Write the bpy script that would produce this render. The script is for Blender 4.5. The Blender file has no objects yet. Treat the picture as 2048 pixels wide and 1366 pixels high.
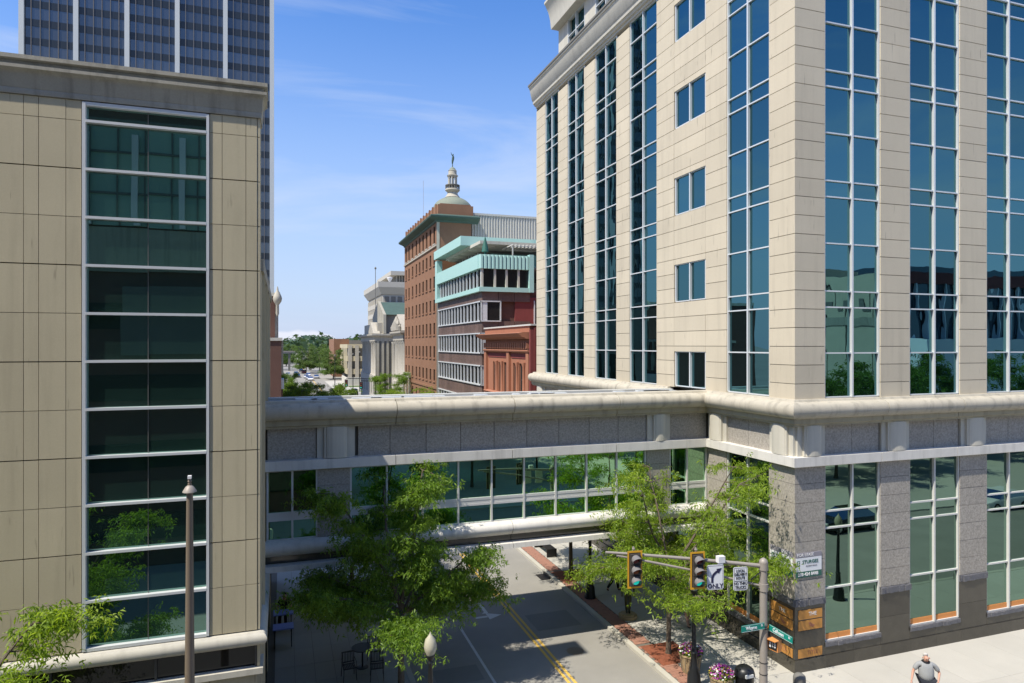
import bpy, math, random
import numpy as np
from mathutils import Vector
D = bpy.data; scene = bpy.context.scene; COL = scene.collection; R = math.radians

# ---------------------------------------------------------------- camera, sky, sun, exposure
# world axes: +Y runs up the street, +X to its right hand side, ground at z = 0, metres
cam_d = D.cameras.new('camera'); cam = D.objects.new('camera', cam_d); COL.objects.link(cam)
cam.location = (0, 0, 12.05); cam.rotation_euler = (R(90), 0, R(-18.88))
cam_d.sensor_width = 36; cam_d.lens = 36*1342/2048; cam_d.shift_y = 7/2048
cam_d.clip_start = .1; cam_d.clip_end = 6000
scene.camera = cam
SUN = Vector((-.61, -.225, 1)).normalized()
sun_el = math.asin(SUN.z); sun_rot = math.atan2(SUN.x, SUN.y)
w = D.worlds.new('World'); scene.world = w; w.use_nodes = True
nt = w.node_tree; N = nt.nodes; L = nt.links; N.clear()
sky = N.new('ShaderNodeTexSky'); sky.sky_type = 'NISHITA'; sky.sun_disc = False
sky.sun_elevation = sun_el; sky.sun_rotation = sun_rot; sky.altitude = 200
sky.air_density = 1.2; sky.dust_density = .5; sky.ozone_density = 3.0
tc = N.new('ShaderNodeTexCoord')
mp = N.new('ShaderNodeMapping'); mp.inputs['Rotation'].default_value = (0, 0, R(20)); mp.inputs['Scale'].default_value = (1.1, 2.2, 7)
n1 = N.new('ShaderNodeTexNoise'); n1.inputs['Scale'].default_value = 1.6; n1.inputs['Detail'].default_value = 7; n1.inputs['Roughness'].default_value = .55; n1.inputs['Distortion'].default_value = .5
r1 = N.new('ShaderNodeValToRGB'); r1.color_ramp.elements[0].position = .5; r1.color_ramp.elements[1].position = .86
r1.color_ramp.elements[1].color = (.8, .8, .8, 1)
mx = N.new('ShaderNodeMixRGB'); mx.inputs['Color2'].default_value = (3.4, 3.8, 4.6, 1)
# a low bank of cumulus just over the horizon
mp2 = N.new('ShaderNodeMapping'); mp2.inputs['Scale'].default_value = (7, 7, 20)
n2 = N.new('ShaderNodeTexNoise'); n2.inputs['Scale'].default_value = 1.3; n2.inputs['Detail'].default_value = 6
sx = N.new('ShaderNodeSeparateXYZ')
mpc = N.new('ShaderNodeMapping'); mpc.inputs['Scale'].default_value = (1, 1, 2.6); mpc.inputs['Location'].default_value = (-.022, -.9997, .0); L.new(tc.outputs['Generated'], mpc.inputs['Vector'])
vl = N.new('ShaderNodeVectorMath'); vl.operation = 'LENGTH'; L.new(mpc.outputs[0], vl.inputs[0])
mr = N.new('ShaderNodeMapRange'); mr.inputs['From Min'].default_value = .0; mr.inputs['From Max'].default_value = .10
mr.inputs['To Min'].default_value = .5; mr.inputs['To Max'].default_value = -.2
ad = N.new('ShaderNodeMath'); ad.operation = 'ADD'
r2 = N.new('ShaderNodeValToRGB'); r2.color_ramp.elements[0].position = .55; r2.color_ramp.elements[1].position = .64
r2.color_ramp.elements[1].color = (.8, .8, .8, 1)
mx2 = N.new('ShaderNodeMixRGB'); mx2.inputs['Color2'].default_value = (4.2, 4.3, 4.8, 1)
# the pale air low over the horizon
mr3 = N.new('ShaderNodeMapRange'); mr3.inputs['From Min'].default_value = .0; mr3.inputs['From Max'].default_value = .5
mr3.inputs['To Min'].default_value = .86; mr3.inputs['To Max'].default_value = 0; mr3.interpolation_type = 'SMOOTHSTEP'
mx3 = N.new('ShaderNodeMixRGB'); mx3.inputs['Color2'].default_value = (2.35, 2.9, 4.3, 1)
hs = N.new('ShaderNodeHueSaturation'); hs.inputs['Saturation'].default_value = 1.3; hs.inputs['Hue'].default_value = .512
bg = N.new('ShaderNodeBackground'); bg.inputs['Strength'].default_value = .135
ow = N.new('ShaderNodeOutputWorld')
L.new(tc.outputs['Generated'], mp.inputs['Vector']); L.new(mp.outputs[0], n1.inputs['Vector']); L.new(n1.outputs['Fac'], r1.inputs['Fac'])
L.new(sky.outputs[0], hs.inputs['Color'])
L.new(hs.outputs[0], mx3.inputs['Color1']); L.new(tc.outputs['Generated'], sx.inputs[0])
L.new(sx.outputs['Z'], mr3.inputs['Value']); L.new(mr3.outputs[0], mx3.inputs['Fac'])
L.new(r1.outputs['Color'], mx.inputs['Fac']); L.new(mx3.outputs[0], mx.inputs['Color1'])
L.new(tc.outputs['Generated'], mp2.inputs['Vector']); L.new(mp2.outputs[0], n2.inputs['Vector'])
L.new(vl.outputs['Value'], mr.inputs['Value'])
L.new(n2.outputs['Fac'], ad.inputs[0]); L.new(mr.outputs[0], ad.inputs[1]); L.new(ad.outputs[0], r2.inputs['Fac'])
L.new(r2.outputs['Color'], mx2.inputs['Fac']); L.new(mx.outputs[0], mx2.inputs['Color1'])
L.new(mx2.outputs[0], bg.inputs['Color']); L.new(bg.outputs[0], ow.inputs['Surface'])
sl = D.lights.new('sun', 'SUN'); sl.energy = 4.3; sl.angle = R(.53); sl.color = (1, .93, .81)
so = D.objects.new('sun', sl); COL.objects.link(so); so.rotation_euler = SUN.to_track_quat('Z', 'Y').to_euler(); so.location = (-30, -10, 60)
vs = scene.view_settings; vs.view_transform = 'Standard'; vs.look = 'None'; vs.exposure = .66; vs.gamma = 1; vs.use_curve_mapping = False
scene.render.engine = 'CYCLES'
scene.cycles.max_bounces = 6; scene.cycles.transparent_max_bounces = 12

# ---------------------------------------------------------------- materials
MATS = {}
def nodes(name):
    m = D.materials.new(name); m.use_nodes = True; MATS[name] = m
    t = m.node_tree; t.nodes.clear()
    o = t.nodes.new('ShaderNodeOutputMaterial'); return m, t, o
def M(name, col, rough=.85, var=.12, scale=1.2, fine=None, finevar=0, streak=0, ticks=0, obj=0, bump=0, bscale=25, metal=0, spec=.4, wet=0):
    """procedural surface: broad mottling, fine grain, rain streaks, piece to piece variation, relief; all in world space"""
    m, t, o = nodes(name); n = t.nodes; l = t.links
    b = n.new('ShaderNodeBsdfPrincipled'); b.inputs['Roughness'].default_value = rough; b.inputs['Metallic'].default_value = metal
    b.inputs['Specular IOR Level'].default_value = spec
    g = n.new('ShaderNodeNewGeometry')
    def noise(sc, det=5, vec=None, rg=.6):
        q = n.new('ShaderNodeTexNoise'); q.inputs['Scale'].default_value = sc; q.inputs['Detail'].default_value = det; q.inputs['Roughness'].default_value = rg
        l.new(vec or g.outputs['Position'], q.inputs['Vector']); return q.outputs['Fac']
    def math_(op, a, bb):
        q = n.new('ShaderNodeMath'); q.operation = op
        for i, v in enumerate((a, bb)):
            if isinstance(v, (int, float)): q.inputs[i].default_value = v
            else: l.new(v, q.inputs[i])
        return q.outputs[0]
    k = math_('ADD', math_('MULTIPLY', math_('SUBTRACT', noise(scale), .5), 2.6*var), 1)
    if fine: k = math_('MULTIPLY', k, math_('ADD', math_('MULTIPLY', math_('SUBTRACT', noise(fine, 3, rg=.75), .5), 3*finevar), 1))
    if streak:
        q = n.new('ShaderNodeMapping'); q.inputs['Scale'].default_value = (3.2, 3.2, .22); l.new(g.outputs['Position'], q.inputs['Vector'])
        s = noise(1.0, 6, q.outputs[0])
        r = n.new('ShaderNodeMapRange'); r.inputs['From Min'].default_value = .5; r.inputs['From Max'].default_value = .72
        r.inputs['To Min'].default_value = 1; r.inputs['To Max'].default_value = 1-streak; l.new(s, r.inputs['Value'])
        k = math_('MULTIPLY', k, r.outputs[0])
    if ticks:       # short rusty drips below the joints
        q = n.new('ShaderNodeMapping'); q.inputs['Scale'].default_value = (9, 9, .9); l.new(g.outputs['Position'], q.inputs['Vector'])
        r = n.new('ShaderNodeMapRange'); r.inputs['From Min'].default_value = .70; r.inputs['From Max'].default_value = .76
        r.inputs['To Min'].default_value = 1; r.inputs['To Max'].default_value = 1-ticks; l.new(noise(1.0, 2, q.outputs[0], .4), r.inputs['Value']); k = math_('MULTIPLY', k, r.outputs[0])
    if obj:
        oi = n.new('ShaderNodeObjectInfo')
        k = math_('MULTIPLY', k, math_('ADD', math_('MULTIPLY', math_('SUBTRACT', oi.outputs['Random'], .5), 2*obj), 1))
    c = n.new('ShaderNodeVectorMath'); c.operation = 'SCALE'; c.inputs[0].default_value = col; l.new(k, c.inputs['Scale'])
    l.new(c.outputs[0], b.inputs['Base Color'])
    if bump:
        bn = n.new('ShaderNodeBump'); bn.inputs['Strength'].default_value = bump; bn.inputs['Distance'].default_value = .02
        l.new(noise(bscale, 6), bn.inputs['Height']); l.new(bn.outputs[0], b.inputs['Normal'])
    l.new(b.outputs[0], o.inputs['Surface']); return m
def glass(name, tint, dark, fac=.8, wave=.5, wscale=.7, rough=0, seethrough=None, grazing=True):
    """coated pane: a tinted mirror over a dark room, slightly wavy as float glass is"""
    m, t, o = nodes(name); n = t.nodes; l = t.links
    g = n.new('ShaderNodeNewGeometry'); gl = n.new('ShaderNodeBsdfGlossy'); gl.inputs['Color'].default_value = (*tint, 1); gl.inputs['Roughness'].default_value = rough
    if seethrough:
        d = n.new('ShaderNodeBsdfTransparent'); d.inputs['Color'].default_value = (*seethrough, 1)
    else:
        d = n.new('ShaderNodeBsdfDiffuse'); d.inputs['Color'].default_value = (*dark, 1)
    oi = n.new('ShaderNodeObjectInfo'); rr_ = n.new('ShaderNodeMapRange'); rr_.inputs['To Min'].default_value = .82; rr_.inputs['To Max'].default_value = 1.12; l.new(oi.outputs['Random'], rr_.inputs['Value'])
    sc_ = n.new('ShaderNodeVectorMath'); sc_.operation = 'SCALE'; sc_.inputs[0].default_value = tint; l.new(rr_.outputs[0], sc_.inputs['Scale']); l.new(sc_.outputs[0], gl.inputs['Color'])
    mxx = n.new('ShaderNodeMixShader'); lw = n.new('ShaderNodeLayerWeight'); lw.inputs['Blend'].default_value = .25
    mrr = n.new('ShaderNodeMapRange'); mrr.inputs['To Min'].default_value = fac; mrr.inputs['To Max'].default_value = min(1, fac+.35)
    l.new(lw.outputs['Fresnel'], mrr.inputs['Value']); l.new(mrr.outputs[0], mxx.inputs['Fac'])
    if wave:
        q = n.new('ShaderNodeMapping'); q.inputs['Scale'].default_value = (1, 1, .55); l.new(g.outputs['Position'], q.inputs['Vector'])
        q2 = n.new('ShaderNodeTexNoise'); q2.inputs['Scale'].default_value = wscale; q2.inputs['Detail'].default_value = 1.5; l.new(q.outputs[0], q2.inputs['Vector'])
        bn = n.new('ShaderNodeBump'); bn.inputs['Strength'].default_value = wave; bn.inputs['Distance'].default_value = .02
        l.new(q2.outputs['Fac'], bn.inputs['Height']); l.new(bn.outputs[0], gl.inputs['Normal'])
    l.new(d.outputs[0], mxx.inputs[1]); l.new(gl.outputs[0], mxx.inputs[2]); l.new(mxx.outputs[0], o.inputs['Surface']); return m
def leafmat(name, col, trans=.45):
    m, t, o = nodes(name); n = t.nodes; l = t.links
    g = n.new('ShaderNodeNewGeometry')
    rp = n.new('ShaderNodeValToRGB'); e = rp.color_ramp.elements
    e[0].color = (col[0]*.55, col[1]*.62, col[2]*.6, 1); e[1].color = (col[0]*1.45, col[1]*1.3, col[2]*1.3, 1)
    l.new(g.outputs['Random Per Island'], rp.inputs['Fac'])
    d = n.new('ShaderNodeBsdfPrincipled'); d.inputs['Roughness'].default_value = .5; d.inputs['Specular IOR Level'].default_value = .35
    tr = n.new('ShaderNodeBsdfTranslucent'); ms = n.new('ShaderNodeMixShader'); ms.inputs['Fac'].default_value = trans
    c2 = n.new('ShaderNodeMixRGB'); c2.blend_type = 'MULTIPLY'; c2.inputs['Fac'].default_value = 1; c2.inputs['Color2'].default_value = (1.5, 1.5, .6, 1)
    l.new(rp.outputs[0], d.inputs['Base Color']); l.new(rp.outputs[0], c2.inputs['Color1']); l.new(c2.outputs[0], tr.inputs['Color'])
    l.new(d.outputs[0], ms.inputs[1]); l.new(tr.outputs[0], ms.inputs[2]); l.new(ms.outputs[0], o.inputs['Surface']); return m

cream = M('cream_limestone', (.525, .465, .35), .8, .08, .5, 30, .07, streak=.10, ticks=.3, obj=.05, bump=.08)
tan = M('tan_concrete_panel', (.45, .395, .265), .85, .1, .4, 35, .06, streak=.11, ticks=.25, obj=.05, bump=.08)
lime = M('weathered_limestone', (.43, .395, .315), .85, .16, 1.3, 22, .1, streak=.34, bump=.15)
limestain_shade = M('stained_and_shade_limestone', (.34, .32, .26), .9, .16, .9, 22, .1, streak=.35, bump=.15)  # rain-streaked stone; also paints the shade on the far wing's pilasters
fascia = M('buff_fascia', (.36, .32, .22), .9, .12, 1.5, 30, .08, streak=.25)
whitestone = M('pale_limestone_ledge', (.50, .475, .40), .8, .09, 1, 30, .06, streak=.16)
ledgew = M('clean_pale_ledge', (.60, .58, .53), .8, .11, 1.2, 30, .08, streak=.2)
granite = M('grey_granite', (.315, .29, .25), .75, .07, .8, 15, .55, obj=.05, bump=.05, bscale=60)
darkgranite = M('polished_dark_granite', (.052, .047, .036), .13, .25, 3, 60, .5, obj=.15, spec=.6)
rockgranite = M('split_face_granite', (.13, .13, .14), .8, .3, 9, 40, .5, bump=1.0, bscale=22)
joint = M('dark_joint_mortar', (.13, .12, .10), .95, .1)  # dark mortar tone showing between stones and slabs
alu = M('white_aluminium', (.66, .68, .68), .38, .04, 2, metal=.25)
paleframe = M('pale_window_frame', (.55, .55, .52), .5, .05, 2)
darkframe = M('dark_window_frame', (.06, .06, .06), .5, .05)
orange = M('orange_panel', (.62, .25, .07), .6, .1, 3)
bronze = M('orange_bronze_plate', (.50, .24, .06), .45, .15, 6, metal=.2)
tglass = glass('tower_glass_blue', (.105, .24, .265), (.006, .018, .022), .88, .28, .8)
gglass = glass('ground_floor_glass', (.19, .30, .25), (.006, .016, .012), .85, .12, .8)
lglass = glass('atrium_glass', (.20, .34, .30), (.036, .095, .078), .8, .12, .5)
bglass = glass('skybridge_glass', (.52, .86, .56), (.02, .04, .03), .5, .08, .6, seethrough=(.30, .56, .38))
dglass = glass('dark_office_glass', (.22, .27, .33), (.012, .015, .02), .6, .3, .5)
wglass = glass('old_window_glass', (.11, .12, .13), (.022, .02, .018), .25, .2, 1)
asphalt = M('road_asphalt', (.245, .235, .21), .92, .17, .45, 50, .22, bump=.25, bscale=120)
patchm = M('asphalt_repair', (.19, .185, .17), .92, .1, .8, 60, .2)
concrete = M('pale_concrete', (.40, .385, .34), .9, .09, .6, 45, .08, obj=.04, bump=.1)
greyconc = M('plaza_concrete', (.30, .305, .285), .9, .08, .5, 45, .08, obj=.05, bump=.1)
kerbm = M('kerb_concrete', (.42, .40, .34), .9, .14, 1.5, 40, .1, bump=.1)
brickpave = M('red_paving_brick', (.30, .155, .11), .9, .22, 6, 60, .2)
mulch = M('red_bark_mulch', (.22, .07, .035), .95, .4, 10, 50, .5, bump=1, bscale=40)
yellow = M('yellow_road_paint', (.62, .40, .08), .8, .12, 3, 50, .15)
whitep = M('worn_white_road_paint', (.52, .52, .50), .8, .15, 3, 50, .2)
iron = M('black_cast_iron', (.012, .013, .014), .4, .1, 5)
steel = M('galvanised_steel', (.30, .27, .235), .55, .1, 2, metal=.15)
polem = M('bronze_grey_pole', (.17, .135, .10), .5, .1, 1.5)
bark = M('grey_brown_bark', (.12, .095, .07), .95, .3, 6, 30, .3, bump=.8, bscale=30)
leaf = leafmat('honey_locust_leaf', (.21, .32, .035), .5)
leaf1 = leafmat('shade_toned_locust_leaf', (.145, .255, .032), .5)  # locust leaf with the crown's shade painted in as a darker green
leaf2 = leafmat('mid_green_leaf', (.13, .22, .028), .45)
leaf3 = leafmat('far_dark_leaf', (.10, .17, .04), .35)
brick = M('orange_brown_brick', (.24, .125, .072), .9, .14, .7, 9, .12, streak=.06)
brickdk = M('brown_brick', (.125, .065, .048), .9, .14, .7, 9, .12, streak=.06)
redbrick = M('red_painted_brick', (.19, .045, .04), .85, .12, .8, 12, .14, streak=.1)
sand = M('red_sandstone', (.33, .14, .08), .88, .1, 1.2, 15, .12, streak=.12)
brownst = M('brown_marble_panel', (.13, .085, .07), .6, .3, 1.1, 7, .25, obj=.16)
mint = M('mint_painted_metal', (.36, .57, .52), .55, .03, 1)
mintlt = M('mint_side_metal', (.32, .62, .57), .5, .03, 1)
verd = M('green_copper', (.055, .095, .078), .75, .2, .8, 5, .1)
verd2 = M('pale_verdigris_dome', (.19, .215, .165), .75, .14, .5, 3, .08)
siding = M('corrugated_grey_metal', (.46, .45, .40), .6, .05, .4)
oldlime = M('courthouse_limestone', (.38, .355, .30), .88, .14, .35, 4, .12, streak=.2)
concb = M('office_tower_concrete', (.43, .41, .36), .9, .06, .2, 3, .05)
dkst = M('plain_dark_stone', (.16, .155, .14), .9, .2, .5)  # general dark tone; also paints shade on the courthouse's far wing
towercol = M('pale_tower_column', (.48, .50, .48), .6, .04, .2)
spandrel = M('dark_tower_spandrel', (.022, .027, .032), .25, .15, .15)
twglass = glass('grey_tower_glass', (.22, .235, .25), (.06, .066, .074), .4, .4, .12)
towmul = M('brown_tower_mullion', (.14, .13, .12), .5, .05)
sigyel = M('signal_yellow', (.62, .33, .02), .5, .06, 4)
sigblk = M('signal_housing_black', (.05, .045, .04), .6, .1, 4)
visor = M('grey_visor', (.17, .165, .165), .6, .05, 4)
signw = M('sign_white', (.68, .70, .72), .45, .04, 3)
navy = M('sign_navy', (.02, .02, .06), .5, .02)
blackp = M('sign_black', (.015, .015, .015), .5, .02)
greens = M('street_sign_green', (.0, .22, .17), .5, .05, 3)
dkgreen = M('banner_green', (.03, .12, .09), .6, .05)
bangrey = M('banner_grey', (.25, .24, .27), .6, .05)
white = M('plain_white', (.72, .72, .72), .5, .03)
membr = M('silver_roof_membrane', (.36, .38, .40), .5, .25, 3, 12, .2)
coping = M('pale_metal_coping', (.55, .54, .49), .5, .08, 1.5)
roofgr = M('grey_gravel_roof', (.22, .21, .19), .95, .15, .6, 30, .2)
intwall = M('interior_pale_green', (.30, .42, .36), .8, .05)
carpet = M('interior_floor', (.16, .17, .15), .9, .1)
grass = M('mown_grass', (.07, .11, .025), .95, .25, .5, 8, .2)
lot = M('city_ground', (.26, .25, .225), .95, .2, .03, 1, .1)

# ---------------------------------------------------------------- builders
WP = {}      # world position of each root; parts are placed relative to it
def origin(o): return WP.get(o.name, Vector((0, 0, 0))) if o else Vector((0, 0, 0))
def tag(o, label=None, cat=None, group=None, kind=None):
    for k, v in (('label', label), ('category', cat), ('group', group), ('kind', kind)):
        if v: o[k] = v
    return o
def thing(name, label, cat, loc=(0, 0, 0), group=None, rz=0):
    o = D.objects.new(name, None); COL.objects.link(o); o.location = loc; o.rotation_euler = (0, 0, rz); o.empty_display_size = .2
    tag(o, label, cat, group); WP[o.name] = Vector(loc); return o
def local(name, label, cat, group=None):           # built round its own base, moved later
    return thing(name, label, cat, (0, 0, 0), group)
def place(o, loc, rz=0, s=1):
    o.location = loc; o.rotation_euler = (0, 0, rz)
    if s != 1: o.scale = (s, s, s)
    return o
def link(name, me, parent=None):
    o = D.objects.new(name, me); COL.objects.link(o)
    if parent:
        o.parent = parent; WP[o.name] = origin(parent)
    return o
def children_of(o):
    return [c for c in D.objects if c.parent == o]
KIDS = {}
def copy_thing(src, loc, rz=0, label=None, group=None, s=1):
    if src.name not in KIDS:
        KIDS[src.name] = [(c, [(g) for g in children_of(c)]) for c in children_of(src)]
    r = src.copy(); COL.objects.link(r)
    for c, gs in KIDS[src.name]:
        q = c.copy(); COL.objects.link(q); q.parent = r
        for g in gs:
            z = g.copy(); COL.objects.link(z); z.parent = q
    place(r, loc, rz, s); r.scale = (s, s, s)
    if label: r['label'] = label
    if group: r['group'] = group
    return r
UNIT = {}
CV = [(x, y, z) for x in (-.5, .5) for y in (-.5, .5) for z in (-.5, .5)]
CF = [(0, 1, 3, 2), (4, 6, 7, 5), (0, 4, 5, 1), (2, 3, 7, 6), (0, 2, 6, 4), (1, 5, 7, 3)]
def unit(mat):
    if mat.name not in UNIT:
        me = D.meshes.new('unit_piece_' + mat.name); me.from_pydata(CV, [], CF); me.materials.append(mat); UNIT[mat.name] = me
    return UNIT[mat.name]
def piece(name, mat, parent, x0, x1, y0, y1, z0, z1, tilt=0):
    """one block, pane or bar of its own; alike pieces share their mesh"""
    o = D.objects.new(name, unit(mat)); COL.objects.link(o)
    o.parent = parent; p = origin(parent); WP[o.name] = p
    o.location = ((x0+x1)/2-p.x, (y0+y1)/2-p.y, (z0+z1)/2-p.z); o.scale = (abs(x1-x0), abs(y1-y0), abs(z1-z0))
    if tilt: o.rotation_euler = (random.gauss(0, tilt), random.gauss(0, tilt), random.gauss(0, tilt))
    return o
class MB:
    def __init__(s): s.v = []; s.f = []
    def add(s, vs, fs):
        b = len(s.v); s.v += [tuple(v) for v in vs]; s.f += [tuple(b+i for i in f) for f in fs]; return s
    def box(s, x0, x1, y0, y1, z0, z1):
        return s.add([(x, y, z) for x in (x0, x1) for y in (y0, y1) for z in (z0, z1)], CF)
    def prism(s, pts, axis, a0, a1):
        """pts 2D polygon extruded along axis: 'x' -> pts are (y,z), 'y' -> (x,z), 'z' -> (x,y)"""
        n = len(pts); P = (lambda p, a: (a, p[0], p[1])) if axis == 'x' else (lambda p, a: (p[0], a, p[1])) if axis == 'y' else (lambda p, a: (p[0], p[1], a))
        return s.add([P(p, a0) for p in pts]+[P(p, a1) for p in pts], [tuple(range(n)), tuple(range(2*n-1, n-1, -1))]+[(i, (i+1) % n, n+(i+1) % n, n+i) for i in range(n)])
    def lathe(s, prof, c=(0, 0, 0), n=16):
        """prof: (radius, z) pairs from bottom to top"""
        vs = []; fs = []
        for r, z in prof:
            for i in range(n):
                a = 2*math.pi*i/n; vs.append((c[0]+r*math.cos(a), c[1]+r*math.sin(a), c[2]+z))
        for k in range(len(prof)-1):
            for i in range(n):
                j = (i+1) % n; fs.append((k*n+i, k*n+j, (k+1)*n+j, (k+1)*n+i))
        fs.append(tuple(range(n-1, -1, -1))); fs.append(tuple((len(prof)-1)*n+i for i in range(n)))
        return s.add(vs, fs)
    def tube(s, pts, rad, n=8):
        pts = [Vector(p) for p in pts]; rad = rad if isinstance(rad, (list, tuple)) else [rad]*len(pts)
        vs = []; fs = []
        for k, p in enumerate(pts):
            d = (pts[min(k+1, len(pts)-1)]-pts[max(k-1, 0)]).normalized()
            u = d.cross(Vector((0, 0, 1)) if abs(d.z) < .9 else Vector((1, 0, 0))).normalized(); v = d.cross(u)
            for i in range(n):
                a = 2*math.pi*i/n; vs.append(p+(u*math.cos(a)+v*math.sin(a))*rad[k])
        for k in range(len(pts)-1):
            for i in range(n):
                j = (i+1) % n; fs.append((k*n+i, k*n+j, (k+1)*n+j, (k+1)*n+i))
        fs.append(tuple(range(n-1, -1, -1))); fs.append(tuple((len(pts)-1)*n+i for i in range(n)))
        return s.add(vs, fs)
    def sweep(s, path, prof, i0=0, i1=None, caps=True):
        """profile of (outward, z) pairs carried along a 2D path; outward is to the right of the way; mitred at every corner"""
        P = [Vector(p) for p in path]; i1 = len(P)-1 if i1 is None else i1; m = len(prof); vs = []; fs = []
        for k in range(i0, i1+1):
            ns = []
            for a, b in ((k-1, k), (k, k+1)):
                if a >= 0 and b < len(P):
                    d = (P[b]-P[a]).normalized(); ns.append(Vector((d.y, -d.x)))
            if len(ns) == 2: q = (ns[0]+ns[1]); q = q/(1+ns[0].dot(ns[1]))
            else: q = ns[0]
            for o, z in prof: vs.append((P[k].x+q.x*o, P[k].y+q.y*o, z))
        for k in range(i1-i0):
            for j in range(m):
                jj = (j+1) % m; fs.append((k*m+j, k*m+jj, (k+1)*m+jj, (k+1)*m+j))
        if caps: fs.append(tuple(range(m))); fs.append(tuple((i1-i0)*m+j for j in range(m-1, -1, -1)))
        return s.add(vs, fs)
    def build(s, name, mat, parent=None, smooth=False):
        p = origin(parent)
        me = D.meshes.new(name); me.from_pydata([(v[0]-p.x, v[1]-p.y, v[2]-p.z) for v in s.v], [], s.f); me.materials.append(mat)
        if smooth:
            me.polygons.foreach_set('use_smooth', [True]*len(me.polygons))
            try: me.set_sharp_from_angle(angle=R(40))
            except Exception: pass
        me.update(); return link(name, me, parent)
def np_quads(name, V, mat, parent=None, smooth=False):
    """V: (n,4,3) loose quads"""
    n = V.shape[0]; p = origin(parent); V = V.reshape(-1, 3)-np.array(p)
    me = D.meshes.new(name); me.vertices.add(n*4); me.vertices.foreach_set('co', V.astype(np.float32).ravel())
    me.loops.add(n*4); me.loops.foreach_set('vertex_index', np.arange(n*4, dtype=np.int32))
    me.polygons.add(n); me.polygons.foreach_set('loop_start', np.arange(0, n*4, 4, dtype=np.int32)); me.polygons.foreach_set('loop_total', np.full(n, 4, dtype=np.int32))
    me.materials.append(mat); me.update(calc_edges=True); return link(name, me, parent)
def text(name, s, size, mat, parent, loc, rot=(math.pi/2, 0, 0), xs=1, bold=0, align='CENTER'):
    cu = D.curves.new(name, 'FONT'); cu.body = s; cu.size = size; cu.extrude = .004; cu.offset = bold; cu.align_x = align; cu.align_y = 'CENTER'; cu.resolution_u = 2; cu.space_line = .95
    tmp = D.objects.new('tmp', cu); COL.objects.link(tmp); bpy.context.view_layer.update()
    me = D.meshes.new_from_object(tmp.evaluated_get(bpy.context.evaluated_depsgraph_get())); D.objects.remove(tmp); me.name = name
    if not me.materials: me.materials.append(mat)
    o = D.objects.new(name, me); COL.objects.link(o); o.rotation_euler = rot; o.scale = (xs, 1, 1)
    p = origin(parent); o.parent = parent; o.location = Vector(loc)-p; return o
def sections(path, prof, name, mat, par, step=4.2, e0=0, e1=None, smooth=True, gap=.012):
    P = [Vector(p) for p in path]; e1 = len(P)-1 if e1 is None else e1
    for k in range(e0, e1):
        a, b = P[k], P[k+1]; n = max(1, round((b-a).length/step)); d = (b-a).normalized()
        for i in range(n):
            s0 = a+(b-a)*(i/n); s1 = a+(b-a)*((i+1)/n); q = []
            if i == 0 and k > 0: q += [P[k-1]]
            else: s0 = s0+d*gap
            i0 = len(q); q.append(s0)
            if i < n-1 or k+2 > len(P)-1: s1 = s1-d*gap; q.append(s1)
            else: q += [s1, P[k+2]]
            MB().sweep(q, prof, i0, i0+1).build(name, mat, par, smooth)
random.seed(7)
HALFROUND = lambda z0, z1, o, n=7: [(o*math.sin(math.pi*i/n)**.8, z0+(z1-z0)*(1-math.cos(math.pi*i/n))/2) for i in range(n+1)]
# ================================================================ SETTING
def struct(o): return tag(o, kind='structure')
struct(MB().box(-1500, 1500, -400, 3000, -.3, -.02).build('ground', lot))
road = MB().box(4.45, 13.05, 14.5, 420, -.018, 0); road.box(-120, 160, 3.2, 14.5, -.018, 0)
road.box(13.05, 160, 106.2-5, 106.2-4.99, -.018, 0)
struct(road.build('road', asphalt))
struct(MB().box(13.05, 120, 158, 170, -.018, 0).box(-90, 4.45, 158, 170, -.018, 0).build('cross_street', asphalt))
mk = MB()
for x in (9.62, 9.84): mk.box(x, x+.11, 21.2, 420, 0, .004)
o_ = struct(mk.build('yellow_centre_lines', yellow))
struct(MB().box(7.12, 7.22, 14.8, 27.9, 0, .004).box(7.12, 7.22, 34, 48, 0, .004).build('white_lane_line', whitep))
struct(MB().prism([(8.45, 28.9), (8.75, 28.9), (8.75, 30.1), (8.60, 30.1), (8.60, 29.05)], 'z', 0, .004).prism([(8.62, 28.2), (8.62, 28.9), (9.25, 28.55)], 'z', 0, .004).prism([(8.05, 28.45), (8.6, 28.45), (8.6, 28.62), (8.05, 28.62)], 'z', 0, .0045).build('white_road_arrow', whitep))
struct(MB().lathe([(.34, .0), (.34, .006)], (10.9, 24.2, 0), 20).build('manhole_cover', polem)); struct(MB().box(10.2, 12.2, 26.4, 28.1, 0, .0035).box(5.2, 6.9, 23.2, 24.4, 0, .0035).build('asphalt_patch', patchm))
# east pavement: kerb, brick strip, slabs
pe = struct(MB().box(13.27, 17.9, 15.2, 101, -.1, .10).box(17.9, 150, 14.5, 19.9, -.1, .10).box(13.27, 17.9, 110, 158, -.1, .10).build('pavement_east', joint))
ke = MB().box(13.05, 13.27, 18.4, 101, -.1, .12)
arc = [(15.65-2.6*math.cos(a), 17.0-2.6*math.sin(a)) for a in [math.pi/2*i/10 for i in range(11)]]
arc_i = [(15.65-2.38*math.cos(a), 17.0-2.38*math.sin(a)) for a in [math.pi/2*i/10 for i in range(11)]]
for i in range(10):
    ke.prism([arc[i], arc[i+1], arc_i[i+1], arc_i[i]], 'z', -.1, .12)
ke.box(15.65, 150, 14.4, 14.62, -.1, .12); ke.box(13.05, 13.27, 17.0, 18.4, -.1, .12)
k_ = ke.build('kerb', kerbm); struct(k_)
struct(MB().box(13.045, 13.2, 17.0, 20.2, .0, .126).build('yellow_kerb_paint', yellow))
y = 15.4
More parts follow.
